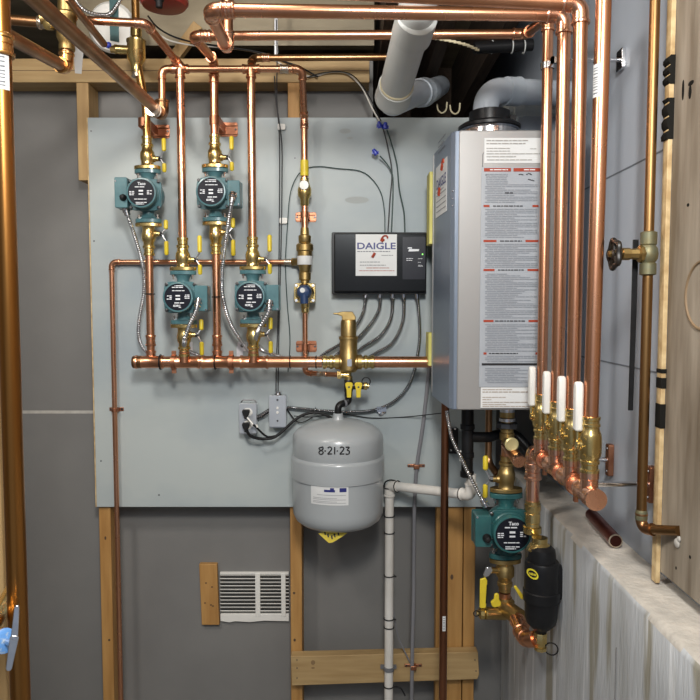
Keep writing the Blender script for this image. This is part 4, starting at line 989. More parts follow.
# vent collar
vx, vy = xat(487.5, 1.88), 1.89
MB().lathe((vx, vy, ht - .001), Z_, [(.078, 0), (.078, .003), (.074, .004), (.074, .030), (.080, .034)], 40).build('vent_ring', steel_bright, heater)
ht += .012
MB().lathe((vx, vy, ht + .021), Z_, [(.080, 0), (.083, .003), (.083, .010), (.074, .016), (.056, .020), (.054, .022), (.054, .048), (.050, .050), (.046, .048)], 40).box((vx + .052, vy - .02, ht + .028), (vx + .068, vy + .02, ht + .058)).build('vent_collar', black_plastic, heater)
vp = [V((vx - .010, vy, ht + .03)), V((vx - .010, vy, zat(92, vy) + .004)), V((WX - .001, vy + .10, zat(87, 1.93)))]
pp, cs = fillet(vp, .062, 12)
vent = tag(MB().tube(pp, .034, 32).build('vent_pipe', pvc_blue), 'pale grey exhaust vent pipe rising from the heater and turning to wall', 'pipe')
d = (vp[2] - vp[1]).normalized()
MB().lathe(vp[1] + d * .06, d, [(.034, 0), (.0375, .002), (.0375, .034), (.039, .038), (.039, .044), (.034, .046)], 32).build('hub', pvc_blue, vent)
ht -= .012
ai = [V((xat(503, 2.03), 2.03, zat(108, 2.03))), V((WX - .001, 2.06, zat(106, 2.03)))]
it = tag(MB().tube(ai, .021, 24).build('intake_pipe', pvc_grey), 'small grey pipe stub running to the wall behind the exhaust vent', 'pipe')
MB().lathe(ai[0] + X_ * .02, X_, [(.021, 0), (.0245, .002), (.0245, .03), (.021, .032)], 24).build('hub', pvc_grey, it)
du = MB().box((xat(515, 2.1), 2.10, ht - .06), (WX, 2.19, zat(113, 2.1))).build('junction_cover', foam, bevel=.003); tag(du, 'pale blue-grey boxed cover behind the heater vent', 'cover')
# wooden cleats carrying the heater
for (ya, yb, lab) in ((176, 246, 'upper pale yellow-green wooden cleat between plywood and heater, beside controller'), (332, 364, 'lower pale yellow-green wooden cleat between plywood and heater, at the pipe end')):
    o = MB().box((xat(426, 2.10), HB + .002, zat(yb, 2.10)), (.50, 2.10, zat(ya, 2.10))).box((.26, 2.10, zat(yb, 2.10) + .01), (.50, 2.2, zat(ya, 2.10) - .01)).build('mounting_cleat', lime, bevel=.001); tag(o, lab, 'cleat')

# ================================================================== BELOW THE HEATER
DY = 1.94; dx_ = xat(446, DY)
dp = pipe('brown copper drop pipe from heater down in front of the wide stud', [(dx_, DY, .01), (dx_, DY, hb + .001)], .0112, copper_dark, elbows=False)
pipe_label(dp, (dx_, DY, zat(622, DY)), .0115, .044, arc=.8, a0=-math.pi * .62)
Yk = 1.93; kx = xat(468.5, Yk)
zk = zat(437, Yk)
tr = empty('condensate_trap', (kx, Yk, zat(477, Yk)), 'black plastic condensate trap hanging beneath the heater', 'trap')
MB().lathe((kx, Yk, zat(477, Yk)), Z_, [(.017, 0), (.0195, .002), (.0195, .016), (.0165, .018), (.0165, .055), (.0195, .057), (.0195, .070), (.0175, .072), (.0175, .135), (.0205, .138), (.0205, .150), (.0175, .152), (.0175, hb - zat(477, Yk))], 22).build('body', black_plastic, tr)
MB().tube(smooth_path([V((kx + .01, Yk, zk)), V((kx + .06, Yk + .01, zk - .002)), V((xat(500, 1.96), 1.965, zk)), V((xat(516, 1.97), 1.97, zat(435, 1.97))), V((xat(528, 1.96), 1.955, zat(446, 1.96))), V((xat(541, 1.94), 1.94, zat(460, 1.94))), V((.60, 1.93, zat(478, 1.93)))], .01), .0150, 16).build('side_arm', black_plastic, tr)
MB().lathe((kx - .0185, Yk, zat(461, Yk)), Z_, [(.003, 0), (.003, .03)], 8).build('clip', white_pl, tr)
# white drain line
Yp = 2.15; px_ = xat(390, Yp); zp = zat(485.5, Yp)
ez = zat(495, Yk)
kx += .012
wd = pipe('white plastic drain line below the heater, elbowed and dropping to the floor', [(px_, Yp, .01), (px_, Yp, zp), (kx, Yk, ez), (kx, Yk, zat(474, Yk))], .0142, pvc_white, name='drain_line', bend=1.25)
MB().lathe((px_, Yp, zat(497, Yp)), Z_, [(.0138, 0), (.0165, .001), (.0165, .010), (.0138, .011)], 20).build('clamp_ring', cable_grey, wd)
for py in (487.5, 516, 532.5, 575.5, 618.5, 627, 686): cable_tie(wd, (px_, Yp, zat(py, Yp)), Z_, .0150 if py > 490 else .017, (1, -.4, 0) if py in (575.5, 618.5) else None)
dd = (V((kx, Yk, ez)) - V((px_, Yp, zp))).normalized()
cable_tie(wd, V((px_, Yp, zp)) + dd * .034, dd, .0165); cable_tie(wd, V((kx, Yk, ez)) - dd * .034, dd, .0165)
MB().tube(smooth_path([V((px_ - .018, Yp - .004, zp - .002)), V((px_ - .012, Yp - .01, zp + .015)), V((px_ + .006, Yp - .012, zp + .0205)), V((px_ + .026, Yp - .02, zp + .017)), V((px_ + .04, Yp - .03, zp + .013))], .006), .0024, 8).build('zip_band', black_rubber, wd)
MB().tube(smooth_path([V((px_ + .015, Yp - .004, zat(686, Yp))), V((px_ + .038, Yp - .008, zat(687, Yp))), V((px_ + .052, Yp - .01, zat(694, Yp)))], .006), .0026, 8).build('zip_tail', black_rubber, wd)
cl = MB().box((px_ - .026, 2.166, zat(670, 2.16)), (px_ + .026, 2.1735, zat(666.5, 2.16))).lathe((px_, Yp, zat(670, Yp)), Z_, [(.0142, 0), (.0175, 0), (.0175, .012), (.0142, .012), (.0142, 0)], 20, cap=False).build('pipe_clamp', cable_grey); tag(cl, 'grey plastic clamp fixing the white drain line to the brace board', 'clamp')
gt = wire('slate grey plastic tube dropping down the plywood beside the white drain', path((431, 350, 2.185), (427.5, 385, 2.186), (423, 425, 2.187), (417, 466, 2.187), (414.5, 505, 2.187), (413.8, 560, 2.187), (413.5, 600, 2.17), (412.5, 640, 2.162), (412, 672, 2.160), (411.5, 705, 2.162)), .0062, cable_slate, 'plastic_tube', 'tube', step=.02)
wire('thin grey wire from drain ties slanting to the lower copper strap', path((392, 600, 2.165), (397, 632, 2.165), (404, 650, 2.165), (411, 664, 2.166)), .0022, cable_slate)
def small_strap(label, c, back):
    o = MB().box((c.x - .028, back - .003, c.z - .005), (c.x + .028, back, c.z + .005)).box((c.x - .009, c.y - .010, c.z - .007), (c.x + .009, back, c.z + .007)).build('pipe_strap', copper_strap, bevel=.002); tag(o, label, 'bracket')
    for s in (-1, 1): MB().lathe((c.x + s * .022, back - .003, c.z), -Y_, [(.003, 0), (.0025, .001)], 8).build('screw', steel_dark, o)
small_strap('small copper strap holding the grey tube to the plywood', at(416.5, 466.5, 2.187), 2.2)
small_strap('small copper strap holding the grey tube to the brace board', at(413.5, 667, 2.162), 2.174)
sb = MB().prism(rrect(.030, .082, .003), at(453.5, 441, 2.18), X_, Z_, Y_, .02).build('black_bracket', black_plastic, bevel=.001); tag(sb, 'small black bracket on the plywood under heater, beside brown drop pipe', 'bracket')
for py in (429, 437, 450): MB().lathe(at(451 + (py == 429) * 4, py, 2.1798), -Y_, [(.004, 0), (.003, .002)], 8).build('screw', steel_bright, sb)

# ---- boiler pump column
Y5p = 1.88; S5 = 1.17
x5, z5 = xat(508.5, Y5p), zat(525, Y5p)
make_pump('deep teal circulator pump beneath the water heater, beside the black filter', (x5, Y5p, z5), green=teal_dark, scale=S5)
def mv(label, loc, up):
    r = make_valve(label, (0, 0, 0), up, m=brass_dull, grips=(.036, .034), L=.090, group=None)
    r.rotation_euler = (0, 0, math.pi); r.scale = (1.12,) * 3; r.location = loc; del_group(r); return r
def del_group(r):
    if 'group' in r: del r['group']
mv('dull brass flange valve on top of the pump beneath the heater', (x5, Y5p, z5 + .0795 * S5 + .0005), 1)
zv5 = z5 + .0795 * S5 + .100
cu_ = empty('heater_union', (x5, Y5p, zv5), 'brass tee and steel adapter under the heater with a pale cap facing out', 'fitting')
MB().lathe((x5, Y5p, zv5 + .045), Z_, [(.0165, 0), (.020, .003), (.020, .020), (.0175, .022), (.0175, .062), (.0205, .064), (.0205, .078), (.016, .08)], 20).cyl((x5, Y5p, zat(441, Y5p)), (x5 + .0, Y5p - .05, zat(441, Y5p) + .002), .0145, n=18).build('tee', brass_dull, cu_)
MB().lathe((x5 + .0, Y5p - .048, zat(441, Y5p) + .002), -Y_, [(.0175, 0), (.0185, .002), (.0185, .010), (.015, .0125), (.013, .012)], 24).build('pale_cap', mat('pale_brass', (.78, .68, .34), .35, .6), cu_)
MB().lathe((x5, Y5p, zat(428, Y5p)), Z_, [(.027, 0), (.030, .002), (.030, .014), (.027, .016)], 8).build('dark_nut', steel_dark, cu_)
MB().lathe((x5, Y5p, zat(421, Y5p)), Z_, [(.022, 0), (.022, .008), (.0165, .010), (.0165, .020), (.020, .022), (.020, hb - zat(421, Y5p))], 20).build('steel_adapter', steel, cu_)
el = pipe('copper elbow with a capped stub aimed outward under the heater', [(x5, Y5p, zv5 - .002), (x5, Y5p, zv5 + .035), (x5, Y5p, zv5 + .046)], .0150, copper, elbows=False)
MB().tube(fillet([(x5, Y5p, zv5 + .03), (x5 + .004, Y5p - .03, zv5 + .022), at(519.5, 461.5, 1.795)], .02)[0], .0165, 20).build('stub', copper, el)
e = at(519.5, 461.5, 1.795); d = (e - V((x5 + .004, Y5p - .03, zv5 + .022))).normalized()
MB().lathe(e - d * .014, d, [(.0168, 0), (.0182, .001), (.0182, .014), (.0172, .017), (.0165, .017)], 22).build('stub_cap', copper_bright, el)
cp = pipe('brown copper pipe from the heater curving into the flange valve', [V((xat(490, 1.95), 1.95, hb + .001)), V((xat(490, 1.95), 1.95, zat(462, 1.95))), V((x5 - .020, Y5p + .02, zat(477, Y5p)))], .0100, copper_brown, bend=3, elbows=False)
conduit('flexible conduit slanting from the heater to the pump beneath it', path((447, 411, 1.90), (449, 424, 1.89), (452.5, 439, 1.88), (459, 453, 1.87), (467, 470, 1.86), (476, 488, 1.85), (486, 506, 1.842)), .0056, steel_bright, conn=[1])

# lower valve
zl = z5 - .0795 * S5 - .0005
lw = empty('lever_valve', (x5, Y5p, zl - .09), 'brass valve beneath the heater pump with a hanging yellow lever', 'valve')
MB().prism(ell(.044, .025, 26), (x5, Y5p, zl), X_, Y_, -Z_, .011).lathe((x5, Y5p, zl - .010), -Z_, [(.024, 0), (.022, .004), (.022, .010), (.0255, .016), (.0255, .038), (.019, .046), (.018, .056), (.021, .058), (.021, .068), (.017, .070), (.017, .084)], 24)\
    .cyl((x5 - .01, Y5p - .005, zl - .034), (x5 - .042, Y5p - .012, zl - .030), .0085, n=14).build('body', brass_dull, lw)
lvx = xat(494, 1.84)
hd = MB().prism([(-.006, .014), (.008, .016), (.012, .004), (.002, -.010), (-.010, -.016), (-.014, -.006)], (lvx - .004, 1.858, zat(573, 1.85)), X_, Z_, -Y_, .004).build('lever', steel_bright, lw, bevel=.001)
MB().prism([(-.009, .026), (.006, .030), (.011, .022), (.0085, -.052), (.006, -.056), (-.007, -.056), (-.0095, -.052)], (xat(487, 1.84), 1.852, zat(588, 1.85)), X_, Z_, -Y_, .006).build('grip', yellow, hd, bevel=.002)
pr = MB(); pr.tube(path((487.4, 585, 1.8448), (486.3, 603, 1.8448)), .0022, 6); pr.build('grip_print', marker, hd)
MB().lathe((x5 - .042, Y5p - .014, zl - .030), V((-1, -.25, .1)), [(.008, 0), (.008, .006), (.004, .007), (.004, .012)], 6).build('nut', steel, lw)
# purge tee
zt5 = zat(607, Y5p)
pt_ = empty('purge_tee', (x5, Y5p, zt5), 'brass purge tee with drain spout beneath the lever valve', 'valve')
MB().lathe((x5 + .002, Y5p, zt5 - .022), Z_, [(.019, 0), (.0255, .003), (.0255, .040), (.0195, .043), (.0185, .05)], 20).cyl((x5, Y5p, zt5), (x5 + .028, Y5p - .060, zt5 - .004), .0235, n=20)\
    .cyl((x5, Y5p - .005, zat(613, Y5p)), (xat(489, 1.86), 1.86, zat(613, 1.86)), .0172, n=18).build('body', brass_dull, pt_)
MB().lathe((xat(491, 1.86), 1.86, zat(613, 1.86)), -X_, [(.0165, 0), (.0165, .004), (.0135, .006), (.0175, .010), (.0175, .020), (.012, .024), (.008, .026), (.008, .030)], 10).build('spout_cap', brass, pt_)
MB().torus((xat(479.5, 1.855), 1.852, zat(613, 1.855)), Y_, .008, .0013, 16, 6).build('cap_ring', black_rubber, pt_)
MB().prism([(-.010, -.016), (-.004, -.019), (.012, -.016), (.015, -.006), (.009, .004), (.008, .018), (.003, .021), (-.004, .018), (-.005, .004), (-.014, -.004)], at(496, 601, 1.835), X_, Z_, Y_, .008).build('wing_handle', yellow, pt_, bevel=.002)
MB().prism([(-.014, .016), (-.008, .020), (.014, -.010), (.013, -.018), (.006, -.018)], at(519, 593, 1.80), X_, Z_, Y_, .007).build('wing_handle', yellow, pt_, bevel=.0015)
cj = pipe('copper riser stub between the lever valve and purge tee', [(x5, Y5p, zl - .098), (x5, Y5p, zt5 + .022)], .0165, copper, elbows=False)

# ---- magnetic filter
FY = 1.66; FX = at(541.5, 590, FY).x
zf0, zf1 = zat(634, FY), zat(541, FY)
mfl = empty('magnetic_filter', (FX, FY, zf0), 'black canister filter with a yellow oval badge below the copper manifold', 'filter')
Hh = zat(599, FY); px_m = FY / F
def fprof(*yr): return [(r * px_m, zat(y, FY) - zf0) for y, r in yr]
MB().lathe((FX, FY, zf0), Z_, [(.010, -.002)] + fprof((633, 5.5), (630, 6.5), (627, 10), (622, 15), (616, 16.4), (599, 17)), 30).build('cup', black_plastic, mfl)
MB().lathe((FX, FY, zf0), Z_, fprof((600, 17), (599.5, 18.6), (590, 18.8), (589, 17.6), (570, 17.4), (562.5, 17.2), (560.8, 16.4), (560.2, 14), (553, 13.6), (548.5, 12.6), (545.5, 9)), 30)\
    .lathe((FX + .036, FY - .008, zat(598, FY)), Z_, [(.008, 0), (.0125, .004), (.0135, .010), (.0135, .078), (.010, .086), (.005, .089)], 20).build('head', black_plastic, mfl)
def onfil(px, py, R):
    d = at(px, py, 1.0) - V((0, 0, CAMZ)); a = d.x ** 2 + d.y ** 2; b = -2 * (d.x * FX + d.y * FY); c = FX ** 2 + FY ** 2 - R * R
    return V((0, 0, CAMZ)) + d * ((-b - math.sqrt(max(0, b * b - 4 * a * c))) / (2 * a))
def oval(a_, b_, R):
    vs = [onfil(532.5 + a_ * math.cos(t) + b_ * .25 * math.sin(t), 574 + b_ * math.sin(t) + a_ * .25 * math.cos(t), R) for t in [2 * math.pi * i / 24 for i in range(24)]]
    return MB().add(vs + [onfil(532.5, 574, R)], [(i, 24, (i + 1) % 24) for i in range(24)])
bd = oval(5.8, 5.4, .0430).build('badge', gold_oval, mfl)
oval(4.2, 3.6, .0434).build('badge_field', black_plate, bd)
t = MB()
for i, (a_, b_) in enumerate(((-2.6, -.4), (-1.2, 0), (.2, .3), (1.6, .7), (2.8, 1.0))): t.tube([onfil(532.5 + a_ - .2, 574 + b_ - 1.1, .0438), onfil(532.5 + a_ + .3, 574 + b_ + 1.1, .0438)], .0011, 6)
t.build('badge_print', gold_oval, bd)
MB().lathe((FX - .004, FY + .008, zat(551, FY)), Z_, [(.0315, 0), (.0318, .003), (.026, .013), (.021, .016), (.019, .018), (.019, zf1 + .006 - zat(551, FY))], 24).build('brass_collar', brass, mfl)
MB().lathe((FX, FY, zf0 + .004), -Z_, [(.0155, 0), (.0165, .002), (.0165, .024), (.012, .026), (.012, .034), (.0155, .036), (.0155, .044), (.008, .047)], 8).build('drain', brass, mfl)
MB().torus((FX + .026, FY - .004, zf0 - .036), V((.3, 1, 0)), .0155, .0018, 20, 6).build('cap_ring', black_rubber, mfl)
lk = pipe('fat copper elbow linking the purge tee to filter bottom', [(x5 + .018, Y5p - .04, zt5 - .003), (xat(527, 1.74), 1.735, zat(636, 1.735)), (xat(534, 1.69), 1.69, zat(640, 1.69)), (FX, FY, zf0 - .012)], .0165, copper, bend=1.4, em=copper)
coupling(lk, V((x5 + .024, Y5p - .075, zt5 - .012)), V((.03, -.11, -.02)), .0165, .034, copper_bright)

# ================================================================== VALVE BANK MANIFOLD
MX, MZ = .46, 1.24; rB = .0165
dropY = 1.712
bank = pipe('copper valve-bank manifold running along the foundation wall to a domed cap', [(MX, dropY, zf1 + .075), (MX, dropY, MZ), (MX, 1.275, MZ)], rB, copper_bright, bend=1.3)
coupling(bank, (MX, dropY, zat(471, dropY)), Z_, rB, .042, copper_bright)
MB().lathe((MX, 1.300, MZ), -Y_, [(.0172, 0), (.0205, .001), (.0205, .018), (.0195, .022), (.0165, .0245), (.008, .0255)], 26).build('end_cap', copper_bright, bank)
un = tag(MB().lathe((MX, dropY - .002, zf1 + .004), Z_, [(.0225, 0), (.0235, .002), (.0235, .016), (.0185, .018), (.0175, .026), (.0195, .028), (.0195, .050), (.0175, .052), (.0205, .060), (.0205, .072), (.018, .074), (.018, .082)], 12).build('pipe_union', brass), 'brass union above the black filter, hanging from the copper manifold', 'fitting')
LN = ('first brass valve of the bank, hard by the label sheet of the heater', 'second brass valve of the bank counting from the water heater', 'third brass valve of the bank counting from the water heater', 'fourth brass valve of the bank, beside the domed manifold cap')
for i, (yv, lab) in enumerate(zip((1.645, 1.522, 1.414, 1.308), LN)):
    t = MB().lathe((MX, yv - .040, MZ), Y_, [(.0205, 0), (.0205, .006), (.0185, .009), (.0185, .071), (.0205, .074), (.0205, .080)], 24)
    t.lathe((MX, yv, MZ), Z_, [(.017, 0), (.0165, .030), (.0180, .032), (.0180, .044), (.0150, .045)], 20).build('tee', copper_bright, bank)
    r = empty('bank_valve', (MX, yv, 1.285), lab, 'valve', 'brass valves with white handles')
    b = MB().lathe((MX, yv, 1.283), Z_, [(.0155, 0), (.0185, .001), (.0185, .006), (.0160, .008), (.0160, .016), (.0185, .018), (.0185, .023), (.0165, .025), (.0195, .031), (.0212, .038), (.0215, .050), (.0215, .060), (.0212, .070), (.0195, .077), (.0170, .083), (.0165, .088), (.0185, .090), (.0185, .094), (.0165, .096), (.0165, .101), (.0185, .103), (.0185, .108), (.0155, .109)], 28)
    b.lathe((MX - .013, yv, 1.283 + .054), -X_, [(.012, 0), (.0115, .008), (.0115, .010), (.008, .011), (.008, .014)], 14).cyl((MX - .023, yv + .004, 1.283 + .054), (MX - .023, yv + .004, 1.283 + .085), .004, n=8)
    for k_ in range(3): b.lathe((MX - .0165, yv - .0135, 1.283 + .034 + .016 * k_), V((-.6, -.8, 0)), [(.004, -.003), (.004, .0015)], 8)
    b.build('body', brass, r)
    hz = 1.283 + .050
    MB().prism([(-.0105, .030), (.0105, .030), (.0105, .112), (.0085, .121), (.004, .125), (-.004, .125), (-.0085, .121), (-.0105, .112)], (MX - .0305, yv + .004, hz), Y_, Z_, X_, .015).build('handle', white_pl, r, bevel=.006)
# standoffs to the right wall
def standoff(label, y, plate, rodz=0.0):
    h = empty('wall_standoff', (WX, y, MZ), label, 'hanger')
    MB().lathe((MX, y - .006, MZ), Y_, [(.0188, 0), (.0222, 0), (.0222, .012), (.0188, .012), (.0188, 0)], 24, cap=False).box((MX - .004, y - .005, MZ - .036), (MX + .004, y + .005, MZ - .021)).box((MX + .021, y - .005, MZ - .006), (MX + .034, y + .005, MZ + .006)).build('ring', copper_strap, h)
    MB().cyl((MX + .028, y, MZ), (WX, y, MZ), .0058, n=12).lathe((MX + .034, y, MZ), X_, [(.008, 0), (.008, .008)], 6).build('rod', steel_bright, h)
    pl = MB().prism(rrect(.020, .075, .004), (WX - .0135, y, MZ), Y_, Z_, X_, .013).build('wall_plate', plate, h, bevel=.001)
    for s in (-1, 1): MB().lathe((WX - .0135, y, MZ + s * .027), -X_, [(.004, 0), (.003, .002)], 8).build('screw', steel_dark, pl)
standoff('copper standoff with a tall copper plate holding the manifold to the wall', 1.61, copper_strap)
standoff('steel rod standoff near the fourth bank valve, reaching behind the old pipe', 1.385, copper_strap)
c = V((.46, 1.605, zat(60, 1.605)))
ph = empty('pipe_hanger', (WX, 1.605, c.z), 'shiny steel bracket on the wall behind the stickered tall pipe', 'hanger')
MB().lathe(V((c.x, 1.645, c.z - .007)), Z_, [(.0128, 0), (.0155, 0), (.0155, .014), (.0128, .014), (.0128, 0)], 22, cap=False).box((c.x - .003, c.y - .004, c.z - .007), (c.x + .003, 1.631, c.z + .007)).box((c.x - .003, c.y - .004, c.z - .007), (c.x + .032, c.y + .004, c.z + .007)).build('ring', steel_bright, ph)
MB().cyl(c + X_ * .03, (WX - .008, c.y, c.z), .0052, n=12).lathe(c + X_ * .095, X_, [(.009, 0), (.009, .010)], 6).build('rod', steel_bright, ph)
MB().prism(rrect(.034, .046, .004), (WX - .009, c.y, c.z), Y_, Z_, X_, .009).build('wall_plate', steel_bright, ph, bevel=.001)

# ================================================================== RIGHT WALL
sl = empty('pipe_offcut', (.575, 1.60, LEDGE), 'open-ended maroon copper pipe offcut lying on the concrete ledge', 'pipe')
e0 = V((.583, 1.485, LEDGE + .0175)); e1 = V((.598, 1.68, LEDGE + .0175))
ax = (e0 - e1).normalized()
MB().tube([e0, e1], .0150, 20).build('body', maroon, sl)
MB().lathe(e0 - ax * .002, ax, [(.0125, 0), (.0125, .0026), (.0151, .0026), (.0151, 0), (.0125, 0)], 22, cap=False).build('rim', solder, sl)
MB().lathe(e0 + ax * .0003, ax, [(.0124, 0), (.0124, .0006)], 20).build('bore', hole_m, sl)
# old supply pipe with gate valve
OY = 1.30; ox = xat(646.3, OY)
ob_ = at(640, 527, OY)
op = pipe('old brown copper pipe on the right wall turning into the weathered board', [(ox, OY, 2.68), (ox, OY, zat(529, OY)), (.5905, 1.215, zat(531, 1.22) + .002)], .0092, copper_old, bend=1.6, em=copper_brown)
op['label'] = 'old brown copper pipe carrying the gate valve, turning into the weathered board'
MB().lathe((ox, OY, zat(520, OY)), Z_, [(.0105, 0), (.0115, .003), (.0110, .016), (.0098, .020)], 18).build('patina_joint', patina, op)
MB().tube([(ox, OY, zat(516, OY)), (ox, OY, zat(278, OY))], .0094, 18, cap=False).build('brown_length', copper_old, op)
gv = empty('gate_valve', (ox, OY, zat(254, OY)), 'old gate valve with a black wheel handle on brown wall pipe', 'valve')
gz = zat(254, OY)
MB().lathe((ox, OY, gz - .040), Z_, [(.0105, 0), (.0150, .002), (.0150, .022), (.0125, .024), (.0165, .030), (.0180, .040), (.0165, .050), (.0130, .056), (.0150, .058), (.0150, .080), (.0105, .082)], 20).build('body', patina, gv)
MB().lathe((ox - .008, OY, gz), -X_, [(.015, 0), (.0165, .004), (.0165, .009), (.011, .012), (.0095, .026), (.0115, .027), (.0115, .041), (.0085, .043), (.005, .044), (.005, .058)], 8).build('bonnet', brass_dull, gv)
wx_ = xat(612.5, OY)
w = MB(); n = 40; R0 = .0250; vs = []
for i in range(n):
    a = 2 * math.pi * i / n; R = R0 + .0028 * math.cos(5 * a)
    o = V((0, math.cos(a), math.sin(a)))
    for j in range(8):
        b = 2 * math.pi * j / 8; vs.append(V((wx_, OY, gz)) + o * (R + .0048 * math.cos(b)) + X_ * (.0052 * math.sin(b)))
w.add(vs, [(i * 8 + j, ((i + 1) % n) * 8 + j, ((i + 1) % n) * 8 + (j + 1) % 8, i * 8 + (j + 1) % 8) for i in range(n) for j in range(8)])
for i in range(5):
    a = 2 * math.pi * i / 5 + .3; w.cyl((wx_ + .001, OY, gz), (wx_, OY + math.cos(a) * .024, gz + math.sin(a) * .024), .0042, n=8)
w.lathe((wx_ + .012, OY, gz), -X_, [(.0075, 0), (.0085, .006), (.0085, .016), (.005, .019)], 14)
w.build('wheel_handle', rust, gv)
MB().lathe((wx_ - .006, OY, gz), -X_, [(.0065, 0), (.0065, .004), (.003, .006)], 6).build('wheel_nut', brass_dull, gv)
bs = MB().prism([(-.0055, .030), (.0055, .030), (.0050, -.10), (.0030, -.300), (-.0065, -.300), (-.0055, -.10)], (xat(637.5, 1.315), 1.332, gz), X_, Z_, Y_, .0035).build('black_strap', black_rubber, bevel=.001); tag(bs, 'long black rubber strap hanging behind the old gate valve', 'strap')
tb = MB().box((.583, 1.286, LEDGE + .004), (.5915, 1.306, 2.30)).build('wood_strip', ply_edge, bevel=.001); tag(tb, 'thin pale wood strip standing on the ledge at weathered board edge', 'strip')
for z, hh in ((zat(371, 1.29), .008), (zat(383, 1.29), .020), (zat(416, 1.29), .046)):
    MB().cbox((.5872, 1.2955, z), (.0105, .0225, hh)).build('tar_mark', tar, tb, bevel=.001)
for zc, hh in ((zat(70, 1.29), .052), (zat(119, 1.29), .074)):
    L = [(-.0065 - .003 * math.sin(i * 2.1 + hh * 90), (i / 9 - .5) * hh) for i in range(10)]; R = [(.0075 + .003 * math.sin(i * 1.7 + hh * 60), (i / 9 - .5) * hh) for i in range(10)]
    MB().prism(L + R[::-1], (.5872, 1.2845, zc), X_, Z_, Y_, .023).build('tar_mark', tar, tb)
wb = MB().box((.592, -.6, LEDGE + .026), (.6195, 1.288, 2.68)).build('weathered_board', board_m, bevel=.001); tag(wb, 'weathered tan plywood board covering the near part of wall', 'board')
for (px, py, a, b) in ((683, 90, .004, .018), (691, 83, .010, .004), (690, 92, .005, .012), (688, 205, .004, .003), (690, 557, .003, .003), (676, 568, .002, .003)):
    dxp = (px - 350) / F; dyp = (350 - py) / F; t_ = .5916 / dxp; p = V((.5916, t_ * (cP + dyp * sP), CAMZ + t_ * (-sP + dyp * cP)))
    MB().prism(ell(a, b, 12), p - X_ * .0003, Y_, Z_, X_, .0006).build('stain', tar, wb)
rg_ = MB(); dxp = (698 - 350) / F; t_ = .5916 / dxp; p = V((.5916, t_ * cP, CAMZ + .05))
rg_.torus((.5918, p.y - .01, 1.6 + .02), X_, .058, .0028, 30, 6)
rg_.build('ring_stain', mat('ring_brown', (.22, .15, .085), .7), wb)
for (px, py, a, b) in ((677, 543, .010, .008),):
    dxp = (px - 350) / F; dyp = (350 - py) / F; t_ = .590 / dxp; p = V((.590, t_ * (cP + dyp * sP), CAMZ + t_ * (-sP + dyp * cP)))
    MB().ball(p, .008, 10, sx=.5, sy=1.1, sz=1.1).ball(p + V((0, -.006, .010)), .006, 10, sx=.5).build('putty_lump', mud, wb)
# ================================================================== FRONT LEFT
LX, LY = -.494, 1.0
lf = pipe('tall golden copper pipe standing in front of the bare drywall', [(LX, LY, .01), (LX, LY, 2.68)], .0143, copper_amber, elbows=False)
pipe_label(lf, (LX, LY, zat(74, LY)), .0150, .050, arc=1.7, a0=-math.pi * .66)
coupling(lf, (LX, LY, zat(46, LY)), Z_, .0143, .03, copper_gold)
t = MB().box((-.665, 1.12, 0), (-.5755, 1.158, 2.68)).build('wooden_post', wood, bevel=.002); tag(t, 'pine post at the picture edge behind golden copper pipe', 'post')
t['label'] = 'pine post standing just behind the tall golden copper pipe'
bvv = empty('blue_lever_valve', (-.50, .93, 1.10), 'brass valve with blue cap and silver lever beside golden pipe', 'valve')
p = at(5, 641, .91); axv = V((.80, -.58, .1)).normalized()
MB().lathe(p - axv * .075, axv, [(.018, 0), (.018, .02), (.015, .022), (.015, .070)], 18).cyl(p - axv * .05, p - axv * .05 + V((-.04, .16, -.0)), .012, n=14).build('body', brass, bvv)
MB().lathe(p - axv * .006, axv, [(.0155, 0), (.0165, .002), (.0165, .007), (.012, .009)], 22).build('blue_cap', lever_blue, bvv)
q0, q1, q2 = at(17, 607, .905), at(14.5, 637, .895), at(9, 668, .89)
s1 = (q1 - q0); 
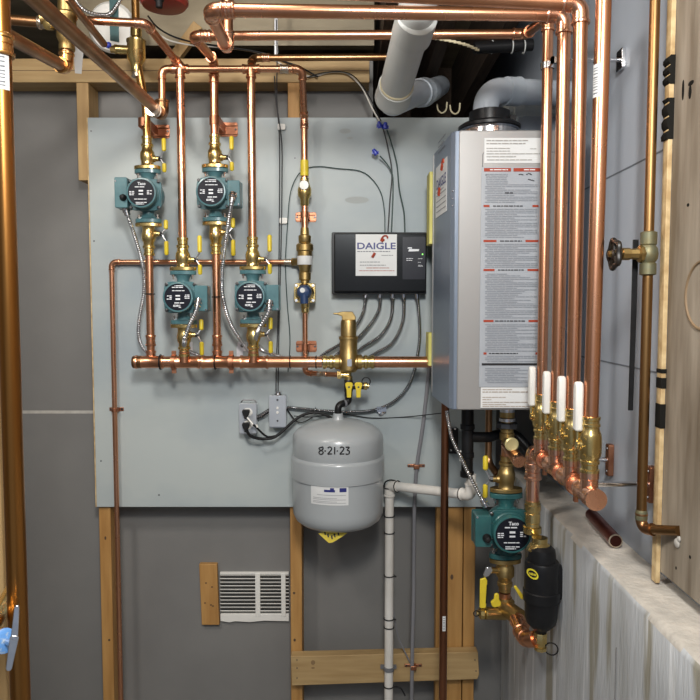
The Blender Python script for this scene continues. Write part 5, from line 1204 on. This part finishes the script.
def lever_plate(a, b, w0, w1, m, par, nm):
    d = (b - a).normalized(); n = V((.35, -.93, .0)); u = d.cross(n).normalized(); L = (b - a).length
    return MB().prism([(-w0, 0), (-w0 * .6, -.003), (w0 * .6, -.003), (w0, 0), (w1, L), (w1 * .5, L + .003), (-w1 * .5, L + .003), (-w1, L)], a, u, d, n, .0028).build(nm, m, par, bevel=.0008)
lv_ = lever_plate(q0, q1, .0032, .0045, steel_bright, bvv, 'lever')
lever_plate(q1, q2, .0055, .0038, steel, bvv, 'lever_tail')
MB().cyl(p, p + axv * .02, .004, n=10).build('stem', steel, bvv)

# ================================================================== LIGHT, WORLD, CAMERA
def area(name, loc, target, size, power, color, shape='DISK'):
    l = bpy.data.lights.new(name, 'AREA'); l.shape = shape; l.size = size; l.energy = power; l.color = color
    o = bpy.data.objects.new(name, l); COL.objects.link(o); o.location = loc
    o.rotation_euler = (V(target) - V(loc)).to_track_quat('-Z', 'Y').to_euler(); return o
area('ceiling_lamp', (.05, -.05, 2.42), (0, 2.0, 1.3), .30, 32, (1, .955, .89))
area('side_lamp', (-.95, .70, 2.55), (.2, 2.0, 1.1), .30, 17, (1, .94, .87))
area('far_lamp', (-.35, 1.25, 2.60), (-.3, 1.5, 1.0), .35, 3.5, (1, .96, .9))
area('cool_fill', (.05, -.60, 2.40), (.25, 2.0, 1.0), .45, 12, (.80, .90, 1.0), 'SQUARE')  # added soft cool fill behind the camera, no such fixture in the room
W = bpy.data.worlds.new('world'); SC.world = W; W.use_nodes = True
nt = W.node_tree; bg = nt.nodes['Background']; bg.inputs['Color'].default_value = (.72, .82, 1.0, 1); bg.inputs['Strength'].default_value = .36
cam = bpy.data.cameras.new('camera'); co = bpy.data.objects.new('camera', cam); COL.objects.link(co)
co.location = (0, 0, CAMZ); co.rotation_euler = (math.pi / 2 - PITCH, 0, 0)
cam.sensor_fit = 'HORIZONTAL'; cam.sensor_width = 36; cam.lens = 36 * F / 700; cam.clip_start = .02; cam.clip_end = 50
SC.camera = co
SC.view_settings.view_transform = 'Standard'; SC.view_settings.look = 'None'; SC.view_settings.gamma = 1; SC.view_settings.use_curve_mapping = False
SC.view_settings.exposure = -0.16
